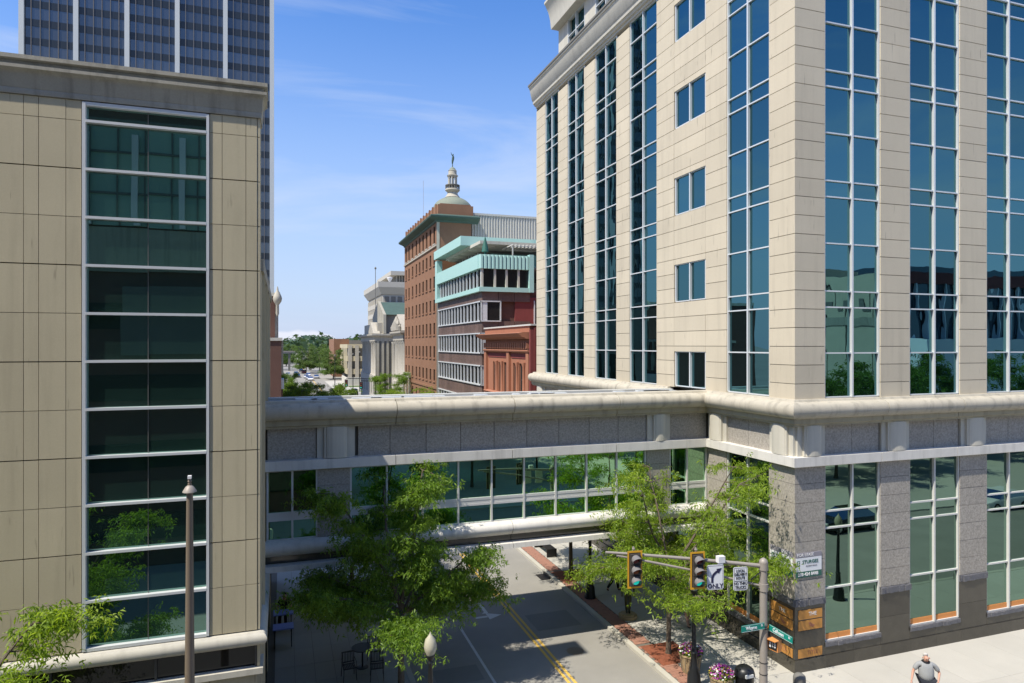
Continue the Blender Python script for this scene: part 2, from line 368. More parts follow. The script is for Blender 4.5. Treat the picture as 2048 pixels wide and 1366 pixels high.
while y < 60:
    piece('paving_slab', concrete, pe, 14.02 if y > 18.8 else 15.0, 15.79, y+.006, y+1.494, .02, .118+random.uniform(-.002, .002))
    piece('paving_slab', concrete, pe, 15.81, 17.62, y+.006, y+1.494, .02, .118+random.uniform(-.002, .002))
    y += 1.5
struct(MB().box(14.02, 17.62, 60, 101, -.05, .114).box(13.28, 17.62, 110, 158, -.05, .114).build('pavement_far_east', concrete))
x = 17.64
while x < 42:
    for (a, b) in ((14.64, 17.1), (17.105, 19.74)):
        piece('paving_slab', concrete, pe, x+.003, x+1.797, a, b, .02, .118+random.uniform(-.002, .002))
    x += 1.8
struct(MB().box(42.5, 150, 14.64, 19.74, -.05, .114).build('pavement_far_south', concrete))
# red brick strips: real bricks, joined
bm = MB(); rb = random.Random(3)
def brickrow(x0, x1, y0, y1, pits):
    y = y0; r = 0
    while y < y1-.1:
        x = x0 + (0.05 if r % 2 else 0)
        while x < x1-.05:
            if not any(a < x+.05 < b and c < y < d for a, b, c, d in pits):
                h = .118+rb.uniform(-.003, .003); bm.box(x, min(x+.095, x1), y, y+.19, .06, h)
            x += .1
        y += .2; r += 1
pits = [(13.4, 14.9, 21.8, 23.5), (13.4, 14.9, 31.0, 32.7), (13.4, 14.9, 50.2, 51.8)]
brickrow(13.3, 14.0, 18.9, 46, pits)
yy = 18.47
while yy < 18.93:
    x = 15.2
    while x < 0: bm.box(x, x+.19, yy, yy+.095, .06, .118+rb.uniform(-.003, .003)); x += .2
    yy += .1
br = bm.build('brick_strip', brickpave, pe); br['kind'] = 'stuff'
for (a, b, c, d) in pits:
    tag(MB().box(a, b, c, d, -.05, .122).build('mulch_bed', mulch), kind='structure')
# west pavement (in the shade of the left building)
pw = struct(MB().box(-1.0, 4.28, 20.5, 152, -.1, .10).box(-60, 4.28, 14.7, 20.5, -.1, .10).build('pavement_west', joint))
struct(MB().box(4.28, 4.47, 17.2, 152, -.1, .12).box(-60, 1.8, 14.5, 14.7, -.1, .12).prism([(4.28, 17.2), (4.47, 17.2), (1.8, 14.5), (1.8, 14.7)], 'z', -.1, .12).build('kerb_west', kerbm))
y = 20.6
while y < 46:
    x = -.27
    while x < 4.2:
        piece('paving_slab', greyconc, pw, x+.005, min(x+.695, 4.27), y+.005, y+1.395, .02, .118+random.uniform(-.002, .002)); x += .7
    y += 1.4
struct(MB().box(-1, 4.28, 46, 152, -.05, .114).build('pavement_far_west', greyconc))
# south side of the cross road, seen only mirrored in the glass
struct(MB().box(4, 160, -60, 3.2, -.1, .10).build('pavement_south', concrete))

# ================================================================ RIGHT-HAND TOWER
X0, Y0 = 17.63, 19.76
T = thing('office_building', 'cream limestone office tower with tall blue glass bays and grey granite base', 'building', (24, 30, 0))
def fbox(side, a0, a1, d0, d1):
    """a: along the face, d: depth inwards from it"""
    return (a0, a1, Y0+d0, Y0+d1) if side == 'S' else (X0+d0, X0+d1, a0, a1)
def fp(side, name, mat, par, a0, a1, d0, d1, z0, z1, tilt=0): return piece(name, mat, par, *fbox(side, a0, a1, d0, d1), z0, z1, tilt)
def fm(mb, side, a0, a1, d0, d1, z0, z1): return mb.box(*fbox(side, a0, a1, d0, d1), z0, z1)
core = MB(); core.box(X0+.3, 45, Y0+.3, 45.9, 10, 29.5); core.box(X0+.55, 45, Y0+.55, 45.9, 0, 10.0)
core.build('core_wall', joint, T)
JZ = [10.05, 10.63]+[10.63+.6857*i for i in range(1, 28)]
def courses(side, a0, a1, ztop, gaps=(), d1=.32, first=0):
    for i in range(first, len(JZ)-1):
        z0, z1 = JZ[i], JZ[i+1]
        if z0 >= ztop-.05: break
        z1 = min(z1, ztop)
        for g0, g1 in gaps:
            if z0 < g1 and z1 > g0:
                if z0 < g0-.08: z1 = g0
                elif z1 > g1+.08: z0 = g1
                else: z0 = z1 = 0
        if z1-z0 < .08: continue
        j = random.uniform(-.004, .004)
        fp(side, 'stone_block', cream, T, a0+.006, a1-.006, j, d1, z0+.011, z1-.011)
ZTW, ZTS = 29.35, 27.2
# corner block column: one stone per course right through the corner
for i in range(len(JZ)-1):
    if JZ[i] > 27.4: break
    j = random.uniform(-.004, .004)
    piece('stone_block', cream, T, X0+j, 19.01, Y0+j, 21.13, JZ[i]+.011, JZ[i+1]-.011)
SB = [(19.01, 21.68), (23.18, 25.85), (27.37, 30.04), (31.54, 34.21)]
for (a, b) in ((21.68, 23.18), (25.85, 27.37), (30.04, 31.54)): courses('S', a, b, ZTS)
WW = [(21.13, 23.73), (29.3, 32.08), (33.57, 36.28), (37.8, 40.38), (41.94, 44.33)]
courses('W', 23.73, 25.21, ZTW); courses('W', 27.72, 29.3, ZTW)
SW = [(10.12, 11.74)]+[(14.1+4.114*i, 15.84+4.114*i) for i in range(4)]
courses('W', 25.21, 27.72, ZTW, SW)
for (a, b) in ((32.08, 33.57), (36.28, 37.8), (40.38, 41.94), (44.33, 46.0)): courses('W', a, b, ZTW)
# plain continuation above and beside what the picture reaches
up = MB(); up.box(19.0, 45, Y0+.02, Y0+.31, 27.22, 29.4); up.box(X0+.01, 19.0, Y0+.02, 21.1, 27.5, 29.4); up.box(34.3, 45, Y0+.02, Y0+.31, 10.05, 27.2); up.box(X0+.02, 45, 45.9, 46.0, 0, 29.4)
up.build('upper_wall', cream, T)
TZ = [10.12, 11.75]+[v+4.114*i for i in range(5) for v in (13.46, 14.06, 15.84)]
def bay(side, a0, a1, zb, zt, levels, gl, fr, par, mull=2, dg=.13, bars=.05, name='window'):
    lv = [zb]+[z for z in levels if zb+.2 < z < zt-.2]+[zt]
    f = MB(); w_ = .036
    fm(f, side, a0, a0+.055, .04, .2, zb, zt); fm(f, side, a1-.055, a1, .04, .2, zb, zt)
    xs = [a0+(a1-a0)*i/mull for i in range(mull+1)]
    for x in xs[1:-1]: fm(f, side, x-w_, x+w_, .02, .2, zb, zt)
    for z in lv: fm(f, side, a0+.055, a1-.055, .05, .19, max(z-bars/2, zb-.02), min(z+bars/2, zt+.02))
    fo = f.build(name, fr, par)
    for i in range(mull):
        for k in range(len(lv)-1):
            l0, r0 = xs[i]+.03, xs[i+1]-.03
            pc = fp(side, 'pane', gl, fo, l0, r0, dg, dg+.015, lv[k]+.01, lv[k+1]-.01, .0016)
    return fo
for a, b in SB[:3]: bay('S', a, b, 10.1, ZTS, TZ, tglass, alu, T)
bay('S', *SB[3], 10.1, ZTS, TZ, tglass, alu, T)
for a, b in WW: bay('W', a, b, 10.1, ZTW, TZ, tglass, alu, T)
for z0, z1 in SW: bay('W', 25.25, 27.68, z0, z1, [], tglass, alu, T)
# path of the west and south faces
PF = [(X0, 46.0), (X0, Y0), (45, Y0)]
# belt course with big half-round moulding over the granite storeys; the bridge's own belt meets it in a mitre
BELT = [(-.2, 10.07), (.12, 10.06), (.16, 9.98), (.34, 9.96), (.47, 9.88), (.53, 9.74), (.52, 9.6), (.44, 9.46), (.33, 9.40), (.27, 9.38), (-.2, 9.38)]
FASC = [(.25, 9.38), (.25, 9.2), (.18, 9.17), (.18, 9.10), (-.3, 9.10), (-.3, 9.38)]
LED = [(.0, 7.98), (.20, 7.97), (.20, 7.63), (.12, 7.60), (-.3, 7.60), (-.3, 7.98)]
BY0, BY1 = 25.06, 28.05
PM = [(-.59, BY0), (X0, BY0), (X0, Y0), (45, Y0)]
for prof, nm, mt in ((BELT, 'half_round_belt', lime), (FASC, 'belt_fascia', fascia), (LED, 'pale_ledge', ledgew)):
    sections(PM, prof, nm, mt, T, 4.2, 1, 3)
    sections([(X0, 46.0+.4), (X0, BY1)], prof, nm, mt, T, 4.2)
# frieze: granite panels between pilasters
def pilaster(side, a0, a1, par, mat=whitestone):
    c = (a0+a1)/2; h = (a1-a0)/2
    m = MB(); fm(m, side, a0, a1, .0, .3, 7.98, 9.12); fm(m, side, c-h+.22, c+h-.22, -.1, .0, 7.99, 9.11)
    n = 8; w2 = h-.28; pts = []
    for i in range(n+1):
        t = math.pi*i/n; pts.append((c-w2*math.cos(t), -.1-.1*math.sin(t)))
    if side == 'S': m.prism([(p[0], Y0+p[1]) for p in pts], 'z', 7.99, 9.11)
    else: m.prism([(X0+p[1], p[0]) for p in pts], 'z', 7.99, 9.11)
    return m.build('pilaster', mat, par)
def frieze(side, a0, a1, n, par, d=.08, z0=7.98, z1=9.12, nm='granite_panel', mt=None):
    for i in range(n):
        l0 = a0+(a1-a0)*i/n; l1 = a0+(a1-a0)*(i+1)/n
        fp(side, nm, mt or granite, par, l0+.008, l1-.008, d+random.uniform(-.004, .004), .4, z0, z1)
for a, b in ((21.68, 23.18), (25.85, 27.37), (30.04, 31.54), (34.21, 35.7)): pilaster('S', a+.05, b-.05, T)
pilaster('S', 17.75, 19.0, T); pilaster('W', 19.85, 21.1, T); pilaster('W', 23.75, 25.02, T)
for a, b in SB: frieze('S', a, b, 2, T)
frieze('W', 21.13, 23.73, 2, T)
for a, b in WW[1:]: frieze('W', a, b, 2, T)
for a, b in ((28.1, 29.2), (32.1, 33.5), (36.3, 37.8), (40.4, 41.9), (44.4, 45.9)): pilaster('W', a, b, T)
# granite storeys: piers of coursed granite, storefront glazing, dark polished base
GZ = [2.76, 3.45, 4.15, 4.85, 5.56, 6.27, 6.97, 7.60]
def pier(side, a0, a1, corner=False):
    bx = (lambda d0, z0, z1, nm, mt: piece(nm, mt, T, X0+d0, a1, Y0+d0, 21.13, z0, z1)) if corner else (lambda d0, z0, z1, nm, mt: fp(side, nm, mt, T, a0+.004, a1-.004, d0, .6, z0, z1))
    for i in range(len(GZ)-1): bx(random.uniform(-.003, .003), GZ[i]+.007, GZ[i+1]-.007, 'granite_block', granite)
    # rough band
    m = MB(); rr = random.Random(int(a0*100)); n = 10
    if corner:
        m.box(X0-.02, a1, Y0-.02, 21.13, 2.5, 2.75)
        for i in range(9):
            m.box(X0-.03-rr.random()*.05, X0, Y0+.15*i, Y0+.15*i+.16, 2.5+rr.random()*.03, 2.75-rr.random()*.03)
            m.box(X0+.15*i, X0+.15*i+.16, Y0-.03-rr.random()*.05, Y0, 2.5+rr.random()*.03, 2.75-rr.random()*.03)
    else:
        fm(m, side, a0, a1, -.02, .5, 2.5, 2.75)
        for i in range(n):
            s0 = a0+(a1-a0)*i/n; fm(m, side, s0, s0+(a1-a0)/n, -.03-rr.random()*.05, 0, 2.5+rr.random()*.03, 2.75-rr.random()*.03)
    m.build('split_face_band', rockgranite, T)
    for z0, z1 in ((.56, 1.6), (1.6, 2.5)): bx(-.0+random.uniform(0, .004), z0+.004, z1-.004, 'base_slab', darkgranite)
    if corner:
        piece('plinth', darkgranite, T, X0-.05, a1, Y0-.05, 21.13, 0, .56)
    else: fp(side, 'plinth', darkgranite, T, a0+.002, a1-.002, -.05, .5, 0, .56)
pier('S', 17.63, 19.01, True)
for a, b in ((21.68, 23.18), (25.85, 27.37), (30.04, 31.54)): pier('S', a, b)
for a, b in ((23.73, 25.21), (27.7, 29.3), (32.08, 33.57), (36.28, 37.8), (40.38, 41.94), (44.33, 45.98)): pier('W', a, b)
GT = [3.01, 5.24, 5.87]
def shop(side, a0, a1):
    f = bay(side, a0, a1, 1.06, 7.6, GT, gglass, paleframe, T, dg=.12, bars=.06, name='shop_window')
    h = (a0+a1)/2
    for l0, l1 in ((a0+.07, h-.045), (h+.045, a1-.07)): fp(side, 'orange_panel', orange, f, l0, l1, .10, .118, 1.09, 1.29)
    m = MB(); rr = random.Random(int(a0*10))
    fm(m, side, a0, a1, -.02, .5, .86, 1.04)
    for i in range(14):
        s0 = a0+(a1-a0)*i/14; fm(m, side, s0, s0+(a1-a0)/14, -.03-rr.random()*.04, 0, .87+rr.random()*.02, 1.04-rr.random()*.02)
    m.build('window_sill', rockgranite, T)
    for l0, l1 in ((a0, h), (h, a1)):
        fp(side, 'plinth', darkgranite, T, l0+.002, l1-.002, -.05, .5, 0, .56); fp(side, 'base_slab', darkgranite, T, l0+.003, l1-.003, 0, .5, .564, .86)
for a, b in SB: shop('S', a, b)
shop('W', 21.13, 23.73)
for a, b in ((29.3, 32.08), (33.57, 36.28), (37.8, 40.38), (41.94, 44.33), (25.21, 27.7)): shop('W', a, b)
MB().box(35.8, 45, Y0, Y0+.5, 0, 9.38).build('granite_wall', granite, T)
MB().box(34.21, 35.8, Y0, Y0+.5, 0, 7.6).build('granite_wall', granite, T)
# bronze plates on the dark corner base, with what lettering can be read
def plate(side, z0, z1, s=None, sm=white, size=.16, emblem=False):
    if side == 'S': p = MB().box(17.78, 18.86, Y0-.02, Y0+.0, z0, z1).build('bronze_plate', bronze, T)
    else: p = MB().box(X0-.02, X0, 19.86, 21.0, z0, z1).build('bronze_plate', bronze, T)
    if s:
        if side == 'S': text('lettering', s, size, sm, p, (18.42, Y0-.022, (z0+z1)/2))
        else: text('lettering', s, size, sm, p, (X0-.022, 20.4, (z0+z1)/2), (math.pi/2, 0, -math.pi/2))
    if emblem:
        zc = (z0+z1)/2; e = MB()
        if side == 'S': e.prism([(18.22, zc+.1), (18.3, zc-.05), (18.42, zc-.1), (18.52, zc-.02), (18.42, zc+.02), (18.34, zc+.08)], 'y', Y0-.026, Y0-.02)
        else: e.prism([(20.5, zc+.1), (20.42, zc-.05), (20.3, zc-.1), (20.2, zc-.02), (20.3, zc+.02), (20.38, zc+.08)], 'x', X0-.026, X0-.02)
        e.build('emblem', sand, p)
plate('S', 2.02, 2.36, 'THE', signw, .2); plate('S', 1.62, 1.97, None, emblem=True); plate('S', .62, .94, 'TITLE', sand, .2)
plate('W', 2.02, 2.36, 'THE', signw, .2); plate('W', 1.62, 1.97, None, emblem=True); plate('W', .62, .94, 'TITLE', sand, .2)
# lease banners wrapped round the corner pier: on the south face and on the west face
for side in 'SW':
    if side == 'S':
        b = MB().box(17.66, 18.82, Y0-.03, Y0-.006, 3.78, 4.28).build('banner', signw, None); tx = lambda s, sz, m_, x, z, xs=1, bd=0, al='CENTER': text('lettering', s, sz, m_, b, (x, Y0-.036, z), xs=xs, bold=bd, align=al)
        tag(b, 'white lease banner reading STURGES with green foot on the corner pier, right face', 'banner', 'lease banners on the corner pier')
        MB().box(17.66, 18.82, Y0-.031, Y0-.0065, 4.285, 4.46).build('grey_header', bangrey, b); MB().box(17.66, 18.82, Y0-.031, Y0-.0065, 3.56, 3.775).build('green_footer', dkgreen, b)
        MB().box(17.70, 17.83, Y0-.034, Y0-.03, 3.98, 4.18).build('green_square', dkgreen, b)
        tx('FOR LEASE', .16, white, 18.08, 4.375); tx('S', .17, white, 17.765, 4.08, 1, .004); tx('STURGES', .175, dkgreen, 18.3, 4.12, 1.02, .002); tx('PROPERTY GROUP', .06, bangrey, 18.35, 3.97); tx('260 424 8448', .165, white, 18.2, 3.668, 1.0, .005)
    else:
        b = MB().box(X0-.03, X0-.006, 19.85, 21.03, 3.78, 4.28).build('banner', signw, None); tx = lambda s, sz, m_, y_, z, xs=1, bd=0, al='CENTER': text('lettering', s, sz, m_, b, (X0-.036, y_, z), (math.pi/2, 0, -math.pi/2), xs, bd, al)
        tag(b, 'white lease banner reading SPACE on the left face of the corner pier behind leaves', 'banner', 'lease banners on the corner pier')
        MB().box(X0-.031, X0-.0065, 19.85, 21.03, 4.285, 4.46).build('grey_header', bangrey, b); MB().box(X0-.031, X0-.0065, 19.85, 21.03, 3.56, 3.775).build('green_footer', dkgreen, b)
        MB().box(X0-.034, X0-.03, 20.8, 20.95, 3.95, 4.2).build('green_square', dkgreen, b)
        tx('SPACE', .16, white, 20.2, 4.375); tx('S', .17, white, 20.87, 4.08); tx('STURGES', .175, dkgreen, 20.35, 4.1)
# top cornice and the set-back white storey
CORN = [(-.3, 29.35), (.05, 29.38), (.06, 29.5), (.16, 29.52), (.2, 29.62), (.28, 29.66), (.3, 29.85), (.36, 29.9), (.55, 30.72), (.62, 30.75), (.62, 30.9), (-.3, 30.92)]
MB().sweep(PF, CORN).build('top_cornice', whitestone, T, True)
MB().sweep(PF, [(.62, 30.86), (.68, 30.86), (.68, 30.98), (-.3, 31.0), (-.3, 30.93), (.62, 30.93)]).build('cornice_cap', dkst, T)
MB().box(X0+.01, 45, Y0+.05, 45.9, 29.5, 30.7).build('roof_deck', roofgr, T)
pz = MB(); pz.box(18.1, 40, Y0+1, 41.7, 30.7, 34.6); pz.build('penthouse_wall', whitestone, T)
for a, b in ((40.35, 41.95), (36.3, 37.8), (32.1, 33.57)): MB().box(X0+.05, 18.2, a, b, 30.7, 33.35).build('penthouse_pier', whitestone, T)
for a, b in ((37.8, 40.38), (33.57, 36.28), (29.3, 32.08)): bay('W', a, b, 30.9, 33.3, [32.2], tglass, alu, T, dg=.3)
MB().sweep([(X0+.05, 41.95), (X0+.05, Y0+1)], [(-.3, 33.3), (.1, 33.3), (.55, 33.32), (.58, 33.5), (.62, 33.9), (.75, 34.4), (.98, 34.85), (1.05, 34.9), (1.05, 35.05), (-.3, 35.05)]).build('penthouse_cornice', whitestone, T, True)

# ================================================================ SKYBRIDGE
B = thing('skybridge', 'stone faced glazed skybridge crossing the street between the two buildings', 'skybridge', (8.5, 26.5, 4.1))
def bsw(prof, nm, mt): sections(PM, prof, nm, mt, B, 4.6, 0, 1)
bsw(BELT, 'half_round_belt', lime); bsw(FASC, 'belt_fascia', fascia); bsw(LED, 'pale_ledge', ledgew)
LOW = [(-.1, 5.14), (.1, 5.13), (.24, 5.05), (.31, 4.93), (.29, 4.8), (.2, 4.70), (.1, 4.62), (-.1, 4.62)]
bsw(LOW, 'lower_half_round', ledgew)
bsw([(.0, 4.62), (.0, 4.30), (-.3, 4.30), (-.3, 4.62)], 'dark_recess', darkgranite)
bsw([(.0, 4.34), (.34, 4.33), (.36, 4.14), (-.4, 4.13), (-.4, 4.34)], 'lower_ledge', ledgew)
def bp(nm, mt, x0, x1, d0, d1, z0, z1, par=B, tilt=0): return piece(nm, mt, par, x0, x1, BY0+d0, BY0+d1, z0, z1, tilt)
# frieze panels and pilasters
XF = [2.62, 3.79, 5.15, 6.50, 7.85, 9.22, 10.6, 11.95, 13.28, 14.6]
for a, b in zip(XF[:-1], XF[1:]): bp('granite_panel', granite, a+.01, b-.01, .06, .3, 7.98, 9.12)
bp('granite_panel', granite, -.5, 1.15, .06, .3, 7.98, 9.12); bp('granite_panel', granite, 15.75, 17.6, .06, .3, 7.98, 9.12)
for a, b in ((1.17, 2.50), (14.62, 15.72)):
    m = MB().box(a, b, BY0-.02, BY0+.3, 7.98, 9.12).box(a+.25, b-.2, BY0-.13, BY0-.02, 7.99, 9.11)
    c_ = (a+b)/2; hw = (b-a)/2-.3
    m.prism([(c_-hw*math.cos(math.pi*i/8), BY0-.13-.09*math.sin(math.pi*i/8)) for i in range(9)], 'z', 7.99, 9.11).build('pilaster', whitestone, B)
bk = MB(); bk.box(-.55, X0+.2, BY0+.2, BY0+.35, 7.7, 9.9); bk.box(-.55, X0+.2, BY1-.35, BY1-.2, 7.7, 9.9); bk.build('backing_wall', joint, B)
# windows: x positions of the mullions
XM = [2.36, 3.67, 5.02, 6.4, 7.74, 9.09, 10.45, 11.82, 13.2, 14.55]
def bwin(xs, back=False):
    f = MB(); y0, y1 = (BY0+.02, BY0+.16) if not back else (BY1-.16, BY1-.02)
    for x in xs: f.box(x-.035, x+.035, y0, y1, 5.14, 7.62)
    f.box(xs[0], xs[-1], y0+.02, y1-.01, 6.02, 6.12); f.box(xs[0], xs[-1], y0+.02, y1-.01, 5.82, 5.9); f.box(xs[0], xs[-1], y0+.03, y1-.02, 5.9, 6.02)
    f.box(xs[0], xs[-1], y0+.02, y1-.01, 5.12, 5.18); f.box(xs[0], xs[-1], y0+.02, y1-.01, 7.56, 7.62)
    o = f.build('window', paleframe, B)
    yg = (y0+y1)/2
    for a, b in zip(xs[:-1], xs[1:]):
        for z0, z1 in ((5.18, 5.82), (6.12, 7.56)): piece('pane', bglass, o, a+.03, b-.03, yg, yg+.012, z0, z1, .001)
bwin([-.5, .33, 1.17]); bwin(XM); bwin([15.75, 16.61, 17.58])
bwin(XM, True); bwin([-.5, .33, 1.17], True); bwin([15.75, 16.61, 17.58], True)
for a, b in ((1.19, 2.33), (14.6, 15.72)):
    for k in range(4):
        z0 = 5.14+.615*k
        bp('granite_block', granite, a, b, .0+random.uniform(0, .004), .3, z0+.006, z0+.609); piece('granite_block', granite, B, a, b, BY1-.3, BY1, z0+.006, z0+.609)
sh = MB().box(-.55, X0+.3, BY0+.1, BY1-.1, 4.3, 5.1); sh.build('floor_slab', carpet, B)
MB().box(-.55, X0+.3, BY0+.25, BY1-.25, 7.66, 7.74).build('ceiling', intwall, B)
for x in (4.4, 8.4, 12.4): piece('interior_column', intwall, B, x, x+.45, 26.8, 27.2, 5.1, 7.66)
piece('interior_screen', intwall, B, -.45, .05, 26.3, 26.5, 5.1, 7.66)
MB().box(-.55, X0+.3, BY0+.12, BY1-.12, 4.14, 4.3).build('soffit', limestain_shade, B)
MB().box(-.55, X0, BY0-.05, BY1-.1, 9.78, 9.90).build('roof_membrane', membr, B)
MB().box(-.58, X0-.05, BY1-.28, BY1+.05, 9.7, 9.99).build('rear_coping', coping, B)
pb = MB(); rr = random.Random(5)
for i in range(16): x = rr.uniform(0, 16.5); pb.box(x, x+rr.uniform(.3, 1.4), BY1-.55, BY1-.3, 9.9, 9.93+rr.random()*.03)
q = pb.build('loose_flashing', alu, B); q['kind'] = 'stuff'
MB().box(-.58, X0, BY1-.05, BY1+.35, 9.38, 9.72).box(-.58, X0, BY1-.15, BY1, 7.6, 9.38).box(-.58, X0, BY1-.15, BY1+.1, 4.12, 5.13).build('rear_wall', lime, B)

# ================================================================ LEFT BUILDING
LX = -.59
A = thing('civic_building', 'tan stone building at left with one tall dark green glass bay', 'building', (-6, 25, 0))
MB().box(-30, LX-.12, Y0+.28, Y0+1.0, 0, 18.9).box(-30, LX-.12, Y0+1.1, 36, 0, 14.2).build('core_wall', joint, A)
RZ = [4.2]+[5.475+1.2305*i for i in range(11)]+[18.3]
XC = [-15.9, -13.4, -10.9, -9.5, -8.3, -7.2, -6.11, -5.79, -5.2, -4.86]
XR = [-1.86, -1.55, -.95, -.66]
for cols in (XC, XR):
    for a, b in zip(cols[:-1], cols[1:]):
        for k in range(len(RZ)-1):
            g = .014 if k % 2 == 0 else .007; g2 = .014 if k % 2 else .007
            piece('stone_panel', tan, A, a+.006, b-.006, Y0+random.uniform(0, .005), Y0+.3, RZ[k]+g, RZ[k+1]-g2)
for k in range(len(RZ)-1):
    piece('stone_panel', tan, A, -.65, LX, Y0+.015, Y0+.95, RZ[k]+.01, RZ[k+1]-.01)
gf = MB()
for x0, x1 in ((-4.84, -4.76), (-1.94, -1.87)): gf.box(x0, x1, Y0-.03, Y0+.25, 4.22, 18.26)
gf.box(-4.76, -1.94, Y0-.02, Y0+.2, 18.18, 18.27); gf.box(-4.76, -1.94, Y0-.02, Y0+.2, 4.2, 4.28)
for z in RZ[1:-1]: gf.box(-4.76, -1.94, Y0-.035, Y0+.15, z-.034, z+.034)
gfo = gf.build('window', alu, A)
MB().box(-3.363, -3.35, Y0+.10, Y0+.14, 4.2, 18.2).build('glazing_joint', towmul, gfo)
for k in range(len(RZ)-1):
    for a, b in ((-4.77, -3.365), (-3.35, -1.93)): piece('pane', lglass, gfo, a, b, Y0+.12, Y0+.135, RZ[k], RZ[k+1], .0012)
PA = [(-30, Y0), (LX, Y0), (LX, Y0+.95)]
MB().sweep(PA, [(-.3, 18.3), (.03, 18.3), (.05, 18.42), (.04, 18.44), (.06, 18.48), (.07, 18.78), (.12, 18.86), (.18, 18.9), (.18, 18.98), (.10, 19.0), (.10, 19.08), (.2, 19.12), (.2, 19.22), (-.3, 19.25)]).build('roof_cornice', limestain_shade, A, True)
MB().box(-30, LX-.1, Y0+.1, Y0+.95, 18.3, 19.2).build('parapet', tan, A)
PA2 = [(-30, Y0), (LX, Y0), (LX, BY0-.1)]
MB().sweep(PA2, [(-.3, 3.8)]+[(.19*math.sin(math.pi*i/7), 3.8+.38*(1-math.cos(math.pi*i/7))/2) for i in range(8)]+[(-.3, 4.18)]).build('half_round_belt', whitestone, A, True)
MB().box(-30, -.72, Y0+.12, Y0+.14, 3.18, 3.8).build('strip_window', wglass, A)
for x in (-.72, -3.2, -5.6, -8): MB().box(x, x+.06, Y0+.05, Y0+.2, 3.18, 3.8).build('window_post', darkframe, A)
MB().box(-.66, LX, Y0+.02, Y0+.4, 3.15, 3.8).build('corner_post', tan, A)
MB().sweep(PA2[:2]+[(LX, Y0+.8)], [(-.3, 3.02), (.08, 3.02), (.08, 3.18), (-.3, 3.2)]).build('white_band', whitestone, A)
for a, b in zip([-12, -9.5, -7.2, -5.2, -3.4, -1.86, -.66][:-1], [-9.5, -7.2, -5.2, -3.4, -1.86, -.66]): piece('stone_panel', tan, A, a+.006, b-.006, Y0, Y0+.3, .02, 3.0)
# side wing facing the street, lower
MB().box(-.75, LX, Y0+1.0, 36, 0, 14.35).build('side_wall', tan, A)
for i in range(9):
    yb = Y0+2.2+4.0*i
    if yb > 33: break
    MB().box(LX, LX+.03, yb, yb+2.4, 4.5, 13.4).build('side_window', wglass, A)
    MB().box(LX, LX+.09, yb-.25, yb-.05, .3, 14.2).build('side_pilaster', tan, A)
MB().box(-8, LX+.07, Y0+1.0, 36.1, 14.2, 14.55).build('side_coping', limestain_shade, A)
MB().box(LX, LX+.06, Y0+4.5, 35.5, .3, 3.6).build('ground_floor_glazing', wglass, A)

# ================================================================ FAR LEFT: the tall dark office tower
K = thing('high_rise_tower', 'very tall dark glass high-rise with pale vertical columns behind the left building', 'tower', (-22, 137, 0))
YT = 133.5
MB().box(-41.7, -1.6, YT+.5, YT+9, 0, 90).build('core_wall', spandrel, K)
CX = [-41.49, -33.58, -25.82, -17.85, -9.90, -1.88]
for x in CX: piece('column', towercol, K, x-.38, x+.38, YT-.4, YT+.5, 0, 90)
for i in range(30):
    zc = 66.57-3.16*i+3.16*6
    if zc < 5: break
    for a, b in zip(CX[:-1], CX[1:]):
        piece('spandrel', spandrel, K, a+.4, b-.4, YT+.02, YT+.5, zc-.6, zc+.6)
        piece('window_band', twglass, K, a+.4, b-.4, YT+.08, YT+.5, zc+.6, zc+2.56, .002)
for a, b in zip(CX[:-1], CX[1:]):
    for k in range(1, 6):
        x = a+(b-a)*k/6; piece('mullion', towmul, K, x-.055, x+.055, YT-.08, YT+.1, 4, 90)
# ================================================================ BUILDINGS UP THE STREET
XE = 17.63
# ---- red sandstone house
S = thing('sandstone_building', 'low red sandstone building with dentilled cornice next to the mint green office block', 'building', (22, 53, 0))
SY0, SY1 = 47.2, 58.9
MB().box(XE+.35, 27, SY0, SY1+.6, 0, 13.2).build('wall', sand, S)
MB().box(XE+.1, 27.2, SY0-.5, SY0, 0, 13.35).build('party_wall', redbrick, S)
SWX = [(47.6, 48.3), (49.1, 50.0), (50.55, 51.45), (53.0, 53.85), (54.5, 55.35), (55.95, 56.9)]
def ypiece(nm, mt, par, x0, x1, y0, y1, z0, z1): return piece(nm, mt, par, x0, x1, y0, y1, z0, z1)
ed = [SY0]
for a, b in SWX: ed += [a, b]
ed.append(SY1)
m = MB()
for a, b in zip(ed[::2], ed[1::2]): m.box(XE+.05, XE+.4, a, b, 8.0, 10.6)
m.box(XE+.05, XE+.4, SY0, SY1, 10.6, 11.5); m.box(XE+.05, XE+.4, SY0, SY1, 0, 8.0); m.build('front_wall', sand, S)
for a, b in SWX:
    f = MB().box(XE+.2, XE+.28, a, a+.08, 8.0, 10.6).box(XE+.2, XE+.28, b-.08, b, 8.0, 10.6).box(XE+.2, XE+.28, a, b, 9.25, 9.33).build('window', darkframe, S)
    piece('pane', wglass, f, XE+.26, XE+.275, a, b, 8.0, 10.6)
for y in (47.25, 51.9, 58.35): piece('pilaster', sand, S, XE-.18, XE+.06, y, y+.6, 0, 11.5)
for a, b in zip(SWX[:-1], SWX[1:]):
    if b[0]-a[1] < 1:
        yc = (a[1]+b[0])/2; MB().lathe([(.2, 8.0), (.14, 8.15), (.13, 10.3), (.22, 10.6), (.22, 10.7)], (XE-.0, yc, 0), 10).build('colonnette', sand, S, True)
for a, b in ((47.9, 51.8), (52.7, 58.2)): piece('recessed_panel', redbrick, S, XE+.0, XE+.05, a, b, 11.0, 11.35)
MB().sweep([(XE, SY1), (XE, SY0)], [(-.2, 7.85), (.2, 7.85), (.28, 7.95), (.1, 8.05), (-.2, 8.05)]).build('sill_course', sand, S)
